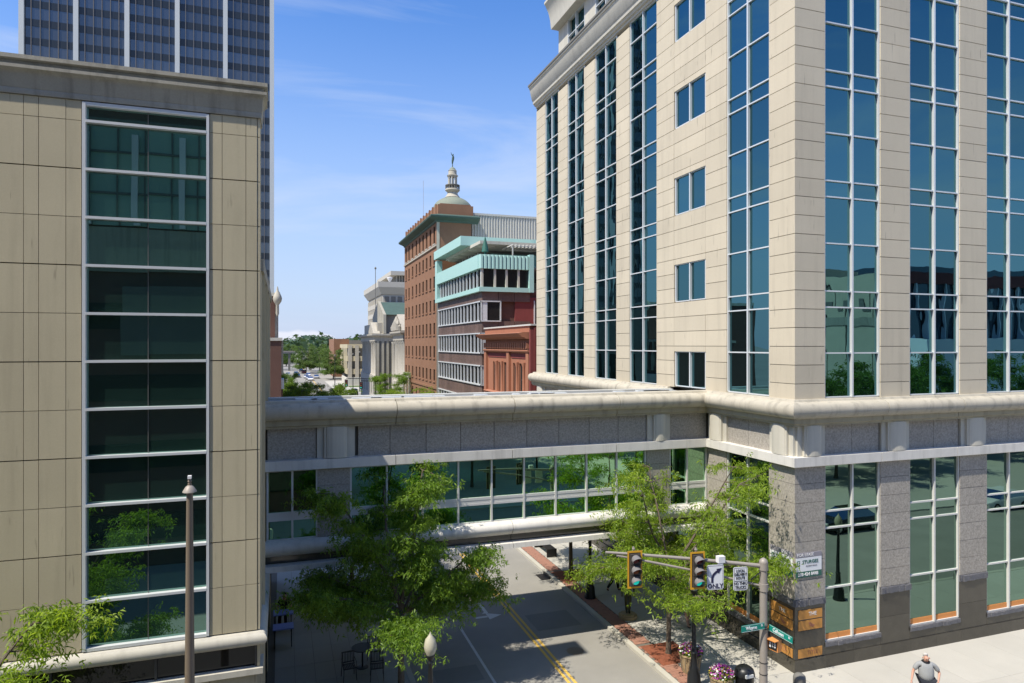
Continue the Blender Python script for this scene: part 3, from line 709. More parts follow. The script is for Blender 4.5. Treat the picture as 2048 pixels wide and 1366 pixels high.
MB().sweep([(XE, SY1), (XE, SY0)], [(-.2, 11.5), (.25, 11.5), (.3, 11.62), (.2, 11.7), (-.2, 11.7)]).build('string_course', sand, S)
k = 0; y = SY0+.1
while y < SY1-.2:
    MB().box(XE-.3, XE-.02, y, y+.26, 11.85, 12.25).build('dentil', sand, S) if False else piece('dentil', sand, S, XE-.32, XE-.02, y, y+.27, 11.78, 12.25); y += .5
MB().box(XE-.04, XE+.4, SY0, SY1, 11.7, 12.5).build('dentil_backing', sand, S)
MB().sweep([(XE, SY1+.1), (XE, SY0)], [(-.3, 12.5), (.4, 12.52), (.45, 12.6), (.75, 12.68), (.8, 12.78), (.95, 12.85), (1.0, 12.95), (.6, 13.02), (-.3, 13.02)]).build('cornice', sand, S, True)
MB().box(XE-.1, XE+.4, SY0, SY1, 13.0, 13.5).build('parapet', sand, S)
MB().box(XE-.2, XE+.5, SY0-.5, SY1+.1, 13.5, 13.62).build('coping', coping, S)
MB().box(XE-.2, XE+.1, SY0-.45, SY0-.2, 0, 13.2).build('corner_quoins', redbrick, S)
# ---- mint green topped mid-century block
G = thing('mint_office_building', 'brown stone office block topped by a mint green metal storey and canopy', 'building', (24, 69, 0))
GY0, GY1 = 60.2, 79.0
GX1 = 22.7
MB().box(XE+.3, 31, GY0+.3, GY1, 0, 17.2).build('core_wall', brickdk, G)
strips = [(14.3, 16.15), (11.3, 13.15), (8.3, 10.1), (5.0, 6.9), (1.0, 3.6)]
bands = [(16.15, 17.05), (13.15, 14.3), (10.1, 11.3), (6.9, 8.3), (3.6, 5.0), (0, 1.0)]
yy_ = list(np.linspace(GY0, GY1-.6, 15))
for z0, z1 in bands:
    for a, b in zip(yy_[:-1], yy_[1:]): piece('stone_panel', brownst, G, XE, XE+.35, a+.015, b-.015, z0, z1)
    for i in range(3): piece('stone_panel', brownst, G, XE+.02+i*1.6, XE+1.6+i*1.6-.015, GY0, GY0+.33, z0, z1)
for i, (z0, z1) in enumerate(strips):
    f = MB().box(XE-.12, XE+.3, GY0-.1, GY1-.5, z1-.06, z1+.05).box(XE-.12, XE+.3, GY0-.1, GY1-.5, z0-.06, z0+.05)
    xr = XE+1.85 if i == 0 else XE+1.2
    f.box(XE-.12, xr, GY0-.12, GY0+.2, z1-.06, z1+.05); f.box(XE-.12, xr, GY0-.12, GY0+.2, z0-.06, z0+.05)
    f.box(xr-.1, xr, GY0-.12, GY0+.2, z0, z1); f.box(XE-.1, XE+.5, GY0-.06, GY0+.1, z0, z1)
    fo = f.build('window', alu, G)
    for y in yy_: piece('window_fin', alu, fo, XE-.06, XE+.08, y-.06, y+.06, z0, z1)
    piece('pane', wglass, fo, XE+.14, XE+.17, GY0, GY1-.6, z0, z1); piece('pane', wglass, fo, XE+.4, xr-.1, GY0+.02, GY0+.06, z0, z1)
MB().box(XE+3.3, 29, GY0+.1, GY0+.32, 0, 16.6).build('red_brick_side', redbrick, G)
f = MB().box(XE+5.2, XE+5.3, GY0+.0, GY0+.12, 14.0, 16.3).box(XE+6.5, XE+6.6, GY0+.0, GY0+.12, 14.0, 16.3).box(XE+5.2, XE+6.6, GY0-.05, GY0+.12, 13.9, 14.05).build('window', alu, G)
piece('pane', wglass, f, XE+5.3, XE+6.5, GY0+.05, GY0+.08, 14.05, 16.3)
# mint box storey: frame, strip windows, ribbed parapet
MZ0, MZ1, MP = 17.05, 20.5, 19.2
m = MB().box(XE-.35, XE+.3, GY0+.21, GY1-1.0, MZ0, MZ0+.42); m.box(XE-.35, XE+.2, GY0+.21, GY1-1.0, MP, MZ1)
m.box(XE-.35, XE+.3, GY1-1.0, GY1, MZ0, 22.0)
mb_ = m.build('mint_frame', mint, G)
m = MB().box(XE-.35, GX1, GY0-.25, GY0+.2, MZ0, MZ0+.42).box(GX1-.45, GX1, GY0-.3, GY0+.3, MZ0, MZ1+.15).build('mint_frame', mint, G)
x = XE-.3
for i in range(13):
    a = XE-.3+(GX1-.45-XE+.3)*i/13; b = XE-.3+(GX1-.45-XE+.3)*(i+1)/13
    MB().prism([(a, GY0+.2), (a, GY0-.12), (a+(b-a)*.3, GY0-.24), (a+(b-a)*.8, GY0-.26), (b-.02, GY0-.1), (b, GY0+.2)], 'z', MP, MZ1).build('ribbed_panel', mint, G)
f = MB()
for y in yy_[:-1]: f.box(XE-.1, XE+.05, y+.2-.06, y+.2+.06, MZ0+.42, MP)
fo = f.build('window_fins', alu, G); fo['kind'] = 'stuff'
piece('pane', wglass, fo, XE+.12, XE+.15, GY0, GY1-1, MZ0+.42, MP)
for i, x in enumerate((XE-.1, XE+1.15, XE+2.3, XE+3.5)): piece('round_post', whitestone, G, x, x+.2, GY0-.1, GY0+.1, MZ0+.42, MP)
piece('pane', wglass, G, XE+.1, GX1-.4, GY0+.12, GY0+.15, MZ0+.42, MP)
MB().box(XE+.2, GX1+8, GY0+.2, GY1, 19.3, 19.5).build('terrace_floor', roofgr, G)
# set-back penthouse with mint canopy
MB().box(XE+2.0, 29, GY0+7, GY1-1, 19.5, 22.2).build('penthouse_wall', dkst, G)
for i in range(8): piece('penthouse_fin', alu, G, XE+1.85, XE+2.0, GY0+8+i*1.25, GY0+8.12+i*1.25, 19.5, 22.0)
for i in range(4): piece('blind_panel', tan, G, XE+1.88, XE+1.98, GY0+7.1+i*.2, GY0+7.25+i*.2, 19.5, 21.5)
MB().box(XE+3, XE+9, GY0+6.8, GY0+7.0, 19.5, 21.6).build('penthouse_front', mintlt, G)
MB().box(XE-.5, XE+9.5, GY0+6.0, GY1-.0, 22.2, 23.15).build('canopy_fascia', mint, G)
MB().box(XE+.5, XE+7.5, GY0+2.4, GY1-2, 21.9, 22.2).build('canopy_soffit', whitestone, G)
for i in range(5): MB().lathe([(.9, 21.78), (1.0, 21.85), (1.0, 21.9)], (XE+1.6, GY0+4+3.0*i, 0), 14).build('soffit_light', whitestone, G, True)
MB().box(XE+7.5, XE+9, GY0+3, GY0+5.5, 19.5, 23.0).build('roof_stair_box', whitestone, G)
pg = MB().box(XE+3.2, XE+8.4, GY0+.9, GY0+1.0, 21.55, 21.65).box(XE+3.2, XE+8.4, GY0+3.8, GY0+3.9, 21.55, 21.65)
for i in range(14): pg.box(XE+3.3+i*.38, XE+3.36+i*.38, GY0+.8, GY0+4.0, 21.65, 21.75)
pg.box(XE+3.3, XE+3.4, GY0+.9, GY0+1, 19.5, 21.6).box(XE+6.1, XE+6.2, GY0+.9, GY0+1, 19.5, 21.6).box(XE+8.2, XE+8.3, GY0+.9, GY0+1, 19.5, 21.6)
pg_ = pg.build('pergola', coping, G); pg_['kind'] = 'stuff'
MB().lathe([(.12, 19.5), (.12, 20.9), (.35, 20.9), (.3, 21.3), (.05, 22.3)], (XE+.6, GY0+1, 0), 10).build('closed_parasol', dkgreen, G, True)
MB().lathe([(.14, 19.5), (.14, 21.9), (.28, 21.95), (.28, 22.1)], (XE+7.6, GY0+1.2, 0), 10).build('vent_pipe', white, G, True)
MB().box(XE+.02, XE+.36, GY1-.35, GY1+.4, 0, 20.7).build('party_wall', dkst, G)
# ---- brick block with green cornice
H = thing('brick_office_block', 'eight storey orange brown brick block with green copper cornice and rows of narrow windows', 'building', (24, 90, 0))
HY0, HY1 = 79.5, 102.2
HX1 = 21.9
MB().box(XE+.25, HX1, HY0+.25, HY1, 0, 28.2).build('core_wall', brickdk, H)
hw = [(c-.5, c+.5) for c in (100.9, 98.45, 95.6, 92.7, 90.35, 88.0, 85.7, 83.35, 81.1)][::-1]
ez = [(24.5, 26.6)]+[(21.9-2.85*i, 23.3-2.85*i) for i in range(6)]+[(3.0, 6.2)]
ed = [HY0]
for a, b in hw: ed += [a, b]
ed.append(HY1)
m = MB()
for a, b in zip(ed[::2], ed[1::2]): m.box(XE, XE+.3, a, b, 0, 27.0)
zz = [0]
for z0, z1 in sorted(ez): zz += [z0, z1]
zz.append(27.0)
for z0, z1 in zip(zz[::2], zz[1::2]): m.box(XE+.003, XE+.297, HY0+.1, HY1-.1, z0, z1)
m.box(XE, HX1, HY0, HY0+.3, 0, 27.0).build('brick_wall', brick, H)
for z0, z1 in ez:
    for a, b in hw:
        wo = piece('window', wglass, H, XE+.12, XE+.2, a-.02, b+.02, z0, z1)
        if z1 < 27: piece('window_sill', oldlime if z0 > 24 else brick, H, XE-.1, XE+.05, a-.15, b+.15, z0-.2, z0-.04)
MB().box(XE-.15, XE+.05, HY0, HY1, 24.0, 24.2).build('white_string_course', oldlime, H)
MB().box(XE-.12, XE+.05, HY0, HY1, 6.7, 6.95).build('string_course', brick, H)
MB().sweep([(XE, HY1), (XE, HY0), (HX1+.9, HY0)], [(-.2, 26.9), (.1, 26.9), (.2, 27.1), (.7, 27.3), (.9, 27.4), (.95, 27.55), (.9, 27.65), (.4, 27.75), (-.2, 27.95)]).build('copper_cornice', verd, H, True)
MB().box(XE+.15, HX1+.3, HY0+.15, HY1, 27.9, 29.1).box(XE+.5, HX1+.1, HY0+.5, HY0+8, 29.1, 29.3).build('parapet', brick, H)
for i in range(12): piece('parapet_pier', brick, H, XE+.05, XE+.2, HY0+1+i*1.9, HY0+1.4+i*1.9, 27.9, 29.25)
MB().box(XE-.25, XE+.05, 97.2, 97.9, 0, 7.6).box(XE-.25, XE+.05, 99.6, 100.2, 0, 7.6).box(XE-.3, XE+.05, 97.0, 100.4, 7.3, 8.0).build('door_surround', oldlime, H)
MB().box(XE-.05, XE+.3, HY0-.05, HY0+.0, 0, 26.9).build('stone_return', lime, H)
# corrugated metal shed wall on the roof beside it
Q = thing('metal_clad_building', 'windowless building clad in vertical pale grey metal ribs behind the mint canopy', 'building', (28, 86, 0))
MB().box(HX1+.4, 40, HY0+1.2, 100, 0, 28.2).build('core_wall', siding, Q)
n = 46
for i in range(n):
    x = HX1+.35+.36*i; MB().prism([(x, HY0+1.2), (x+.06, HY0+1.06), (x+.18, HY0+1.06), (x+.24, HY0+1.2)], 'z', 19, 28.3) .build('metal_rib', siding, Q) if i == 0 else None
rib = [o for o in children_of(Q) if o.name.startswith('metal_rib')][0]
for i in range(1, n):
    o = rib.copy(); COL.objects.link(o); o.location.x += .36*i
MB().box(HX1+.3, 40, HY0+1.0, HY0+1.4, 28.25, 28.5).build('metal_coping', siding, Q)
MB().box(HX1+.3, 34, HY0-6, HY0+1.0, 0, 23.0).build('lower_block', whitestone, Q)
MB().box(HX1+.2, 34.2, HY0-6.1, HY0+1.0, 23.0, 23.35).build('lower_coping', coping, Q)
# ---- domed courthouse lantern behind it
C = thing('domed_courthouse', 'pale green copper dome with colonnaded lantern and figure rising behind the brick block', 'dome', (35.9, 146, 0))
cx, cy = 35.9, 146
MB().lathe([(9, 0), (9, 30), (4.5, 30), (4.5, 41.9), (4.6, 42.1)], (cx, cy, 0), 24).build('drum', oldlime, C, True)
MB().lathe([(4.5, 42.0)]+[(4.4*math.cos(t), 42.0+3.05*math.sin(t)) for t in np.linspace(.05, 1.32, 10)], (cx, cy, 0), 32).build('dome', verd2, C, True)
MB().lathe([(1.7, 44.9), (1.2, 45.6), (1.1, 46.0), (1.65, 46.5), (1.6, 46.8)], (cx, cy, 0), 20).build('lantern_base', lime, C, True)
rg = MB()
for i in range(20):
    a = 2*math.pi*i/20; rg.tube([(cx+1.55*math.cos(a), cy+1.55*math.sin(a), 46.8), (cx+1.55*math.cos(a), cy+1.55*math.sin(a), 47.6)], .06, 5)
rg.lathe([(1.5, 47.55), (1.62, 47.55), (1.62, 47.7), (1.5, 47.7)], (cx, cy, 0), 20).build('balcony_railing', dkst, C)
for i in range(8):
    a = 2*math.pi*(i+.5)/8; MB().lathe([(.19, 46.8), (.16, 47), (.14, 49.4), (.2, 49.6)], (cx+.9*math.cos(a), cy+.9*math.sin(a), 0), 8).build('lantern_column', whitestone, C, True)
MB().lathe([(1.15, 49.6), (1.25, 49.85), (1.05, 49.95), (.95, 50.0), (.9, 50.8), (.98, 50.9), (.8, 51.0)], (cx, cy, 0), 20).build('lantern_drum', lime, C, True)
MB().lathe([(.78, 51.0), (.65, 51.35), (.35, 51.65), (.1, 51.75), (.08, 52.0)], (cx, cy, 0), 16).build('lantern_cap', verd2, C, True)
fg = MB().tube([(cx, cy, 51.9), (cx, cy, 52.5)], [.12, .06]).tube([(cx-.05, cy, 52.4), (cx, cy, 53.0), (cx+.12, cy, 53.7), (cx+.14, cy, 54.2)], [.1, .22, .27, .2])
fg.tube([(cx+.1, cy, 54.25), (cx-.2, cy, 54.5), (cx-.36, cy, 55.0)], [.1, .08, .05]).tube([(cx+.25, cy, 54.2), (cx+.35, cy, 53.8)], [.09, .06]).tube([(cx+.0, cy, 52.5), (cx-.1, cy, 52.9)], [.05, .1])
fg.lathe([(.05, 54.25), (.14, 54.4), (.15, 54.55), (.05, 54.72)], (cx+.12, cy, 0), 8).build('figure', verd, C, True)
# thin mast
tag(MB().tube([(25.1, 125, 0), (25.1, 125, 43)], .03, 5).build('radio_mast', steel), 'hair thin radio mast standing against the sky left of the dome', 'mast')
# ---- neoclassical courthouse wings
W = thing('neoclassical_courthouse', 'grey limestone courthouse wing with giant columns, pediments and green roof', 'courthouse', (25, 130, 0))
def colonnade(x0, y0, y1, n, z0, z1, par, axis='y'):
    for i in range(n):
        t = (i+.5)/n
        c = (x0, y0+(y1-y0)*t) if axis == 'y' else (y0+(y1-y0)*t, x0)
        MB().lathe([(.62, z0), (.5, z0+.2), (.42, z0+.3), (.36, z1-.5), (.55, z1-.15), (.55, z1)], (c[0], c[1], 0), 10).build('column', oldlime, par, True)
def wing(x, ya, yb, n, zt, xe):
    MB().box(x+.9, xe, ya, yb, 0, zt).build('wall', oldlime, W)
    MB().box(x-.1, x+1, ya-.1, yb+.1, 0, 6.0).build('rusticated_base', oldlime, W)
    for i in range(n):
        y = ya+(yb-ya)*(i+.5)/n
        piece('base_window', dkst, W, x-.14, x-.08, y-.35, y+.35, 2.5, 4.8)
    colonnade(x+.45, ya, yb, n+1, 6.1, 12.8, W)
    MB().sweep([(x, yb+.1), (x, ya-.1), (xe, ya-.1)], [(-.9, 12.8), (.1, 12.8), (.1, 13.6), (.5, 13.75), (.65, 13.95), (.65, 14.2), (-.9, 14.3)]).build('entablature', oldlime, W)
    for i in range(n):
        y = ya+(yb-ya)*(i+.5)/n
        piece('tall_window', dkst, W, x+.8, x+.93, y-.4, y+.4, 6.8, 11.5)
wing(XE, 103.2, 113, 5, 14.2, 32); wing(17.0, 132, 156, 8, 14.2, 40)
MB().box(20.6, 40, 113, 132, 0, 14.2).build('central_wall', oldlime, W)
colonnade(20.3, 114, 131, 5, 1, 12.6, W)
for i in range(4): piece('pilaster', limestain_shade, W, 17.3+.95*i, 17.75+.95*i, 131.6, 131.9, 0, 12.9)  # darker stone here paints in the shade of the south side
MB().box(17.1, 20.6, 131.85, 132.0, 0, 12.8).build('shade_painted_return', dkst, W)  # dark colour stands in for the shade on this return
m = MB().prism([(102.9, 14.3), (113.3, 14.3), (108.1, 17.0)], 'x', XE-.2, XE+6).build('pediment', oldlime, W)
rs = random.Random(2); m = MB()
for i in range(16):
    y = rs.uniform(104.3, 112); h = 2.2*(1-abs(y-108.1)/5.5)
    m.tube([(XE-.35, y, 14.4), (XE-.45, y+rs.uniform(-.2, .2), 14.4+h*.7), (XE-.3, y, 14.5+h)], [.3, .26, .12], 6)
q = m.build('pediment_sculpture', oldlime, W); q['kind'] = 'stuff'
MB().box(17.6, 34, 133, 155, 14.2, 16.4).build('attic', oldlime, W)
MB().prism([(132, 14.3), (141, 14.3), (136.5, 16.6)], 'x', 16.7, 18).build('pediment', oldlime, W)
MB().box(19.2, 40, 132.5, 147.5, 14.2, 18.0).build('upper_block', dkst, W)  # block coloured dark to carry the shade lying on it
MB().prism([(131.8, 18.0), (148.2, 18.0), (140, 20.9)], 'x', 19.1, 42).build('green_roof', verd, W)
MB().prism([(131.6, 14.3), (148.4, 14.3), (148.4, 18.0), (140, 21.1), (131.6, 18.0)], 'x', 18.6, 19.1).build('gable', limestain_shade, W)
# ---- concrete office tower with flared top
F = thing('concrete_office_tower', 'pale concrete office tower with flared roof storey behind the courthouse', 'building', (40, 220, 0))
MB().box(28.3, 62, 202.3, 236, 0, 27.5).build('core_wall', concb, F)
for i in range(6):
    z = 24.9-2.95*i
    for j in range(7): piece('window', dkst, F, 28.9+j*1.95, 28.9+j*1.95+1.35, 202.15, 202.32, z, z+1.7)
    MB().box(28.2, 62, 201.9, 202.3, z-1.25, z).build('spandrel', concb, F)
    MB().box(27.9, 28.3, 202, 236, z-1.25, z+.1).build('spandrel', concb, F)
    for j in range(14): piece('fin', concb, F, 27.9, 28.32, 203+j*2.4, 203.7+j*2.4, z, z+1.7)
MB().add([(26.8, 200.8, 29.3), (63, 200.8, 29.3), (63, 238, 29.3), (26.8, 238, 29.3), (28.0, 202, 27.2), (62, 202, 27.2), (62, 236, 27.2), (28, 236, 27.2), (26.8, 200.8, 30.9), (63, 200.8, 30.9), (63, 238, 30.9), (26.8, 238, 30.9)],
    [(0, 1, 5, 4), (0, 4, 7, 3), (3, 7, 6, 2), (2, 6, 5, 1), (0, 8, 9, 1), (0, 3, 11, 8), (3, 2, 10, 11), (2, 1, 9, 10), (8, 11, 10, 9)]).build('flared_storey', concb, F)
MB().box(33, 60, 206, 234, 30.9, 33.3).build('plant_room', dkst, F)
for j in range(16): piece('louvre', concb, F, 33+j*.8, 33.25+j*.8, 205.8, 206, 30.9, 33.3)
MB().box(31, 61, 204, 236, 33.3, 34.5).build('top_slab', concb, F)
MB().lathe([(.1, 30.9), (.9, 32.2), (.9, 32.4), (.3, 32.6)], (30.6, 203.5, 0), 12).build('satellite_dish', white, F, True)
tag(MB().tube([(24.6, 190, 0), (24.6, 190, 33.5)], .09, 6).lathe([(.25, 33.3), (.3, 33.6), (.1, 33.9)], (24.6, 190, 0), 8).build('flag_pole', dkst), 'thin dark pole rising in front of the concrete office tower', 'pole')
# ---- parking deck and brick block at the end of the street
Pk = thing('parking_garage', 'low buff concrete parking deck with dark openings at the far end of the street', 'parking garage', (30, 240, 0))
px0 = 20.6
MB().box(px0+.8, 70, 232.5, 262, 0, 11.2).build('core_wall', dkst, Pk)
for z0, z1 in ((11.0, 12.3), (6.6, 8.3), (2.2, 4.0)): MB().box(px0, 70, 231.5, 262, z0, z1).build('deck_slab', tan, Pk)
for x in (px0+.3, px0+2.6, px0+11): MB().box(x, x+1.2, 231.3, 232.6, 0, 12).build('pier', oldlime, Pk)
for i in range(5): piece('opening', dkst, Pk, px0+4+i*1.0, px0+4.5+i*1.0, 231.45, 231.55, 6.9, 7.8)
for i in range(7): piece('side_fin', tan, Pk, px0-.1, px0+.1, 233+i*3.4, 234.6+i*3.4, 4, 11)
MB().lathe([(1.5, 0), (1.5, 6)], (0, 0, 0), 18).build('x', white).name = 'tmp'
D.objects.remove(D.objects['tmp'])
MB().tube([(px0+8.8, 229.5, 8.9), (px0+16, 229.5, 8.9)], 1.45, 18).build('white_round_duct', white, Pk, True)
MB().box(18.4, 24, 262, 290, 0, 14.4).build('brick_stair_tower', brick, Pk)
MB().box(24, 60, 262, 290, 0, 13.9).build('rear_block', dkst, Pk)
tag(MB().box(18.5, 45, 205, 205.4, 0, 2.4).box(18.5, 18.9, 205.4, 228, 0, 2.0).build('plaza_wall', whitestone), 'long low pale plaza wall in front of the parking deck', 'wall')
struct(MB().box(13.3, 70, 170.5, 231, -.02, .03).build('pale_plaza', concrete))
struct(MB().box(18, 45, 196, 203, .0, .06).build('lawn', grass))
# ---- railway bridge
V = thing('rail_viaduct', 'thin steel railway bridge crossing the far end of the street', 'bridge', (0, 330, 0))
MB().box(-60, 15, 330, 334, 8.1, 8.9).box(-60, 15, 329.8, 330, 8.9, 9.3).build('girder', steel, V)
for x in (-40, -28, -16, -6, 2.5, 12): MB().box(x, x+1, 330.5, 333.5, 0, 8.1).build('pier', dkst, V)
# ---- west side of the street beyond the wing
U = thing('brick_corner_building', 'brown brick building with a carved stone urn on its corner beside the left tower', 'building', (-6, 66, 0))
MB().box(-14, -.62, 62, 90, 0, 16.3).build('wall', brickdk, U)
MB().box(-.62, -.50, 62.1, 90, 0, 16.0).build('grey_side_wall', oldlime, U)
MB().box(-14, -.45, 61.9, 90.1, 16.3, 16.6).build('coping', whitestone, U)
MB().lathe([(.08, 14.6), (.14, 14.8), (.13, 15.5), (.18, 15.6), (.34, 15.85), (.38, 16.1), (.33, 16.3), (.26, 16.45), (.2, 16.6), (.1, 16.75), (.07, 17.0), (.02, 17.15)], (-.42, 61.7, 0), 14).build('corner_urn', lime, U, True)
for i in range(6): piece('window', wglass, U, -.5, -.46, 64+i*4, 65.6+i*4, 8, 11)
U2 = thing('low_brick_annex', 'low brown brick annex with a white coping and white door canopy', 'building', (-4, 54, 0))
MB().box(-9, -.1, 58.3, 61.8, 0, 12.4).build('wall', brickdk, U2); MB().box(-9, .0, 58.2, 61.85, 12.4, 12.65).build('coping', whitestone, U2)
MB().box(-2.0, .12, 58.9, 61, 8.4, 9.2).build('white_canopy', white, U2)
MB().box(-.12, .02, 58.6, 60.0, 0, 8.3).build('bay_post', brickdk, U2); MB().box(-.1, .0, 59, 59.8, 6, 8).build('shop_front', dkst, U2)
for i in range(3): piece('side_bracket', lime, U2, -.1, .06, 58.6+i*1.1, 58.9+i*1.1, 9.6, 12.4)

# ================================================================ SOUTH SIDE (seen only as reflections)
O = thing('hotel_building', 'brick and glass building behind the viewpoint seen only in reflections', 'building', (-14, -12, 0))
MB().box(-34, 3.4, -22, -1.3, 0, 36).build('wall', brickdk, O)
for k in range(4):
    piece('window_band', wglass, O, -33.5, 3.0, -1.3, -1.24, 1.5+3.8*k, 2.9+3.8*k)
piece('pale_band', limestain_shade, O, -34, 3.4, -1.3, -1.2, 16, 18.4)
piece('curtain_wall', intwall, O, -33.8, 3.2, -1.3, -1.22, 18.5, 24.2)
for z in (20.2, 22.4, 24.1): piece('transom', dkst, O, -33.8, 3.2, -1.22, -1.15, z, z+.12)
for i in range(28): piece('mullion', dkst, O, -33.5+i*1.32, -33.42+i*1.32, -1.22, -1.15, 18.5, 24.2)
for i in range(15): piece('white_column', white, O, -33.2+i*2.32, -32.9+i*2.32, -1.15, -.95, 18.5, 23.4)
MB().box(-8.2, -3.2, -1.3, -.9, 11.5, 15.2).build('pale_bay', dkst, O)
O2 = thing('cream_hall', 'cream curved parapet hall across the side street seen only in reflections', 'building', (80, -50, 0))
MB().box(62, 66, -75, -17, 0, 20).box(61.8, 66.2, -60, -24, 20, 21).build('wall', cream, O2)
for i in range(14): piece('window', dkst, O2, 61.9, 62.0, -19-i*3.2, -18-i*3.2, 16, 17.2)
for i in range(14): piece('joint_strip', joint, O2, 61.94, 62.0, -17.6-i*3.2, -17.5-i*3.2, 0, 20)
piece('grey_band', limestain_shade, O2, 61.9, 62.0, -75, -17, 14.2, 15.2)
O3 = thing('glass_office_building', 'dark glass office building with red band and white fins seen only in reflections', 'building', (120, -50, 0))
MB().box(93, 170, -70, -44, 0, 25).build('wall', dglass, O3); MB().box(93, 170, -43.9, -43.4, 22, 24).build('red_band', redbrick, O3)
for i in range(26): piece('fin', white, O3, 93.5+i*3, 93.8+i*3, -43.9, -43.3, 13, 22)
MB().box(93, 170, -43.9, -38, 0, 13).build('podium', white, O3)
# ================================================================ TREES
def tree(name, label, group, seed, H, Rr, fork, tr, ntuft, mat=leaf, ls=1.0, flat=.55, lean=(0, 0), perleaf=9, gap=.0, low=0.0):
    """tapered trunk, arching limbs, twigs; many small drooping leaves in tufts along the twigs"""
    rs = np.random.RandomState(seed); r_ = random.Random(seed)
    o = local(name, label, 'tree', group)
    m = MB(); tp = Vector((r_.uniform(-.15, .15), r_.uniform(-.15, .15), fork))
    m.tube([(0, 0, -.05), (0, 0, .25), (tp.x*.5, tp.y*.5, fork*.5), tp], [tr*1.35, tr, tr*.85, tr*.72], 9)
    cz = fork+(H-fork)*.45-low; tips = []
    nl = 12
    for i in range(nl):
        az = 2*math.pi*i/nl+r_.uniform(-.3, .3); up_ = i % 3
        el = (R(62), R(36), R(14))[up_] + r_.uniform(-.12, .12)
        st = tp-Vector((0, 0, r_.uniform(0, .5)*(up_ != 0)))
        ln = Rr*(.85, 1.05, 1.0)[up_]*r_.uniform(.85, 1.12)
        if up_ == 0: ln = (H-fork)*.95
        d = Vector((math.cos(az)*math.cos(el), math.sin(az)*math.cos(el), math.sin(el)))
        pts = [st]; seg = 7
        for k in range(seg):
            d = (d+Vector((r_.uniform(-.16, .16), r_.uniform(-.16, .16), -.03 if up_ else .02))).normalized()
            pts.append(pts[-1]+d*ln/seg+Vector((lean[0], lean[1], 0))*(.25/seg))
        m.tube(pts, [tr*.5*(1-k/(seg+1.0))+.012 for k in range(seg+1)], 6)
        for k in range(2, seg+1):
            for s in range(3 if k < seg else 4):
                a2 = az+r_.uniform(-1.5, 1.5); L2 = Rr*r_.uniform(.18, .42)
                e2 = r_.uniform(-.15, .35)
                q = [pts[k]]; dd = Vector((math.cos(a2)*math.cos(e2), math.sin(a2)*math.cos(e2), math.sin(e2)))
                for j in range(4):
                    dd = (dd+Vector((r_.uniform(-.25, .25), r_.uniform(-.25, .25), r_.uniform(-.2, .1)))).normalized(); q.append(q[-1]+dd*L2/4)
                m.tube(q, [.018, .014, .011, .008, .005], 4)
                tips += [(q[2], .16), (q[3], .22), (q[4], .26)]
    m.build('trunk', bark, o, True)
    C_ = np.array([list(t[0]) for t in tips]); S_ = np.array([t[1] for t in tips])
    idx = rs.randint(0, len(C_), ntuft)
    c = C_[idx]+rs.normal(0, 1, (ntuft, 3))*np.stack([S_[idx]*1.15*ls**.3, S_[idx]*1.15*ls**.3, S_[idx]*flat], 1)
    n = ntuft*perleaf
    c = np.repeat(c, perleaf, 0)+rs.normal(0, .05*ls, (n, 3))
    az = rs.uniform(0, 2*np.pi, n); el = rs.uniform(-1.15, .25, n)
    d = np.stack([np.cos(az)*np.cos(el), np.sin(az)*np.cos(el), np.sin(el)], 1)
    ln = rs.uniform(.09, .18, n)[:, None]*ls; wd = rs.uniform(.012, .024, n)[:, None]*ls
    sd = np.cross(d, rs.normal(0, 1, (n, 3))); sd /= np.linalg.norm(sd, axis=1, keepdims=True)+1e-6
    V = np.stack([c, c+d*ln*.45+sd*wd, c+d*ln-np.array([0, 0, 1])*ln*.25, c+d*ln*.45-sd*wd], 1)
    np_quads('crown', V, mat, o)
    return o
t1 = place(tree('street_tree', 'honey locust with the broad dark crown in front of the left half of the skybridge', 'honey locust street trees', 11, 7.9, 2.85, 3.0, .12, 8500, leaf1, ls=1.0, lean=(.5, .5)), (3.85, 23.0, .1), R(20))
t2 = place(tree('street_tree', 'bright sunlit honey locust on the right pavement behind the traffic signals', 'honey locust street trees', 23, 7.8, 3.4, 3.1, .10, 5300, ls=1.0, lean=(3.0, -2.0)), (14.15, 22.64, .1), 0)
t3 = place(tree('street_tree', 'near honey locust leaning into the bottom left corner of the view', 'honey locust street trees', 37, 7.3, 2.8, 2.5, .12, 9500, ls=.95), (-6.9, 15.7, .1), R(10))
TR = [(14.09, 31.8, .95, 'slender honey locust in the mulch bed seen under the skybridge'), (3.2, 33.0, 1.0, 'shaded honey locust beyond the skybridge on the left pavement'),
      (14.1, 51, .97, 'honey locust top in front of the sandstone house, just over the skybridge'), (14.1, 67, .98, 'honey locust below the strip windows of the mint topped block'), (14.4, 96, 1.05, 'honey locust in front of the near courthouse wing'),
      (14.2, 82, .9, 'low honey locust at the foot of the brick block entrance')]
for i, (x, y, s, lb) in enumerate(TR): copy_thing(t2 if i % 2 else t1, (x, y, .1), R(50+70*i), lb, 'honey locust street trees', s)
t4 = place(tree('street_tree', 'dense round yellow green tree, nearest of the row over the bridge roof at left', 'round trees on the left pavement', 51, 8.1, 3.2, 2.6, .13, 5200, leaf2, 1.5, .8), (2.0, 70, .1))
for i, (x, y, s, lb) in enumerate([(4.0, 80, .98, 'dense round tree, second of the row behind the bridge roof'), (4.8, 92, .92, 'dense round tree, third of the row, nearest the far traffic signal'), (.4, 84, 1.0, 'dense round tree close against the left buildings'), (.5, 118, .85, 'dense round tree beyond the row at left of the parked cars'), (.2, 150, .9, 'dense round tree far down the left pavement')]):
    copy_thing(t4, (x, y, .1), R(40*i), lb, 'round trees on the left pavement', s)
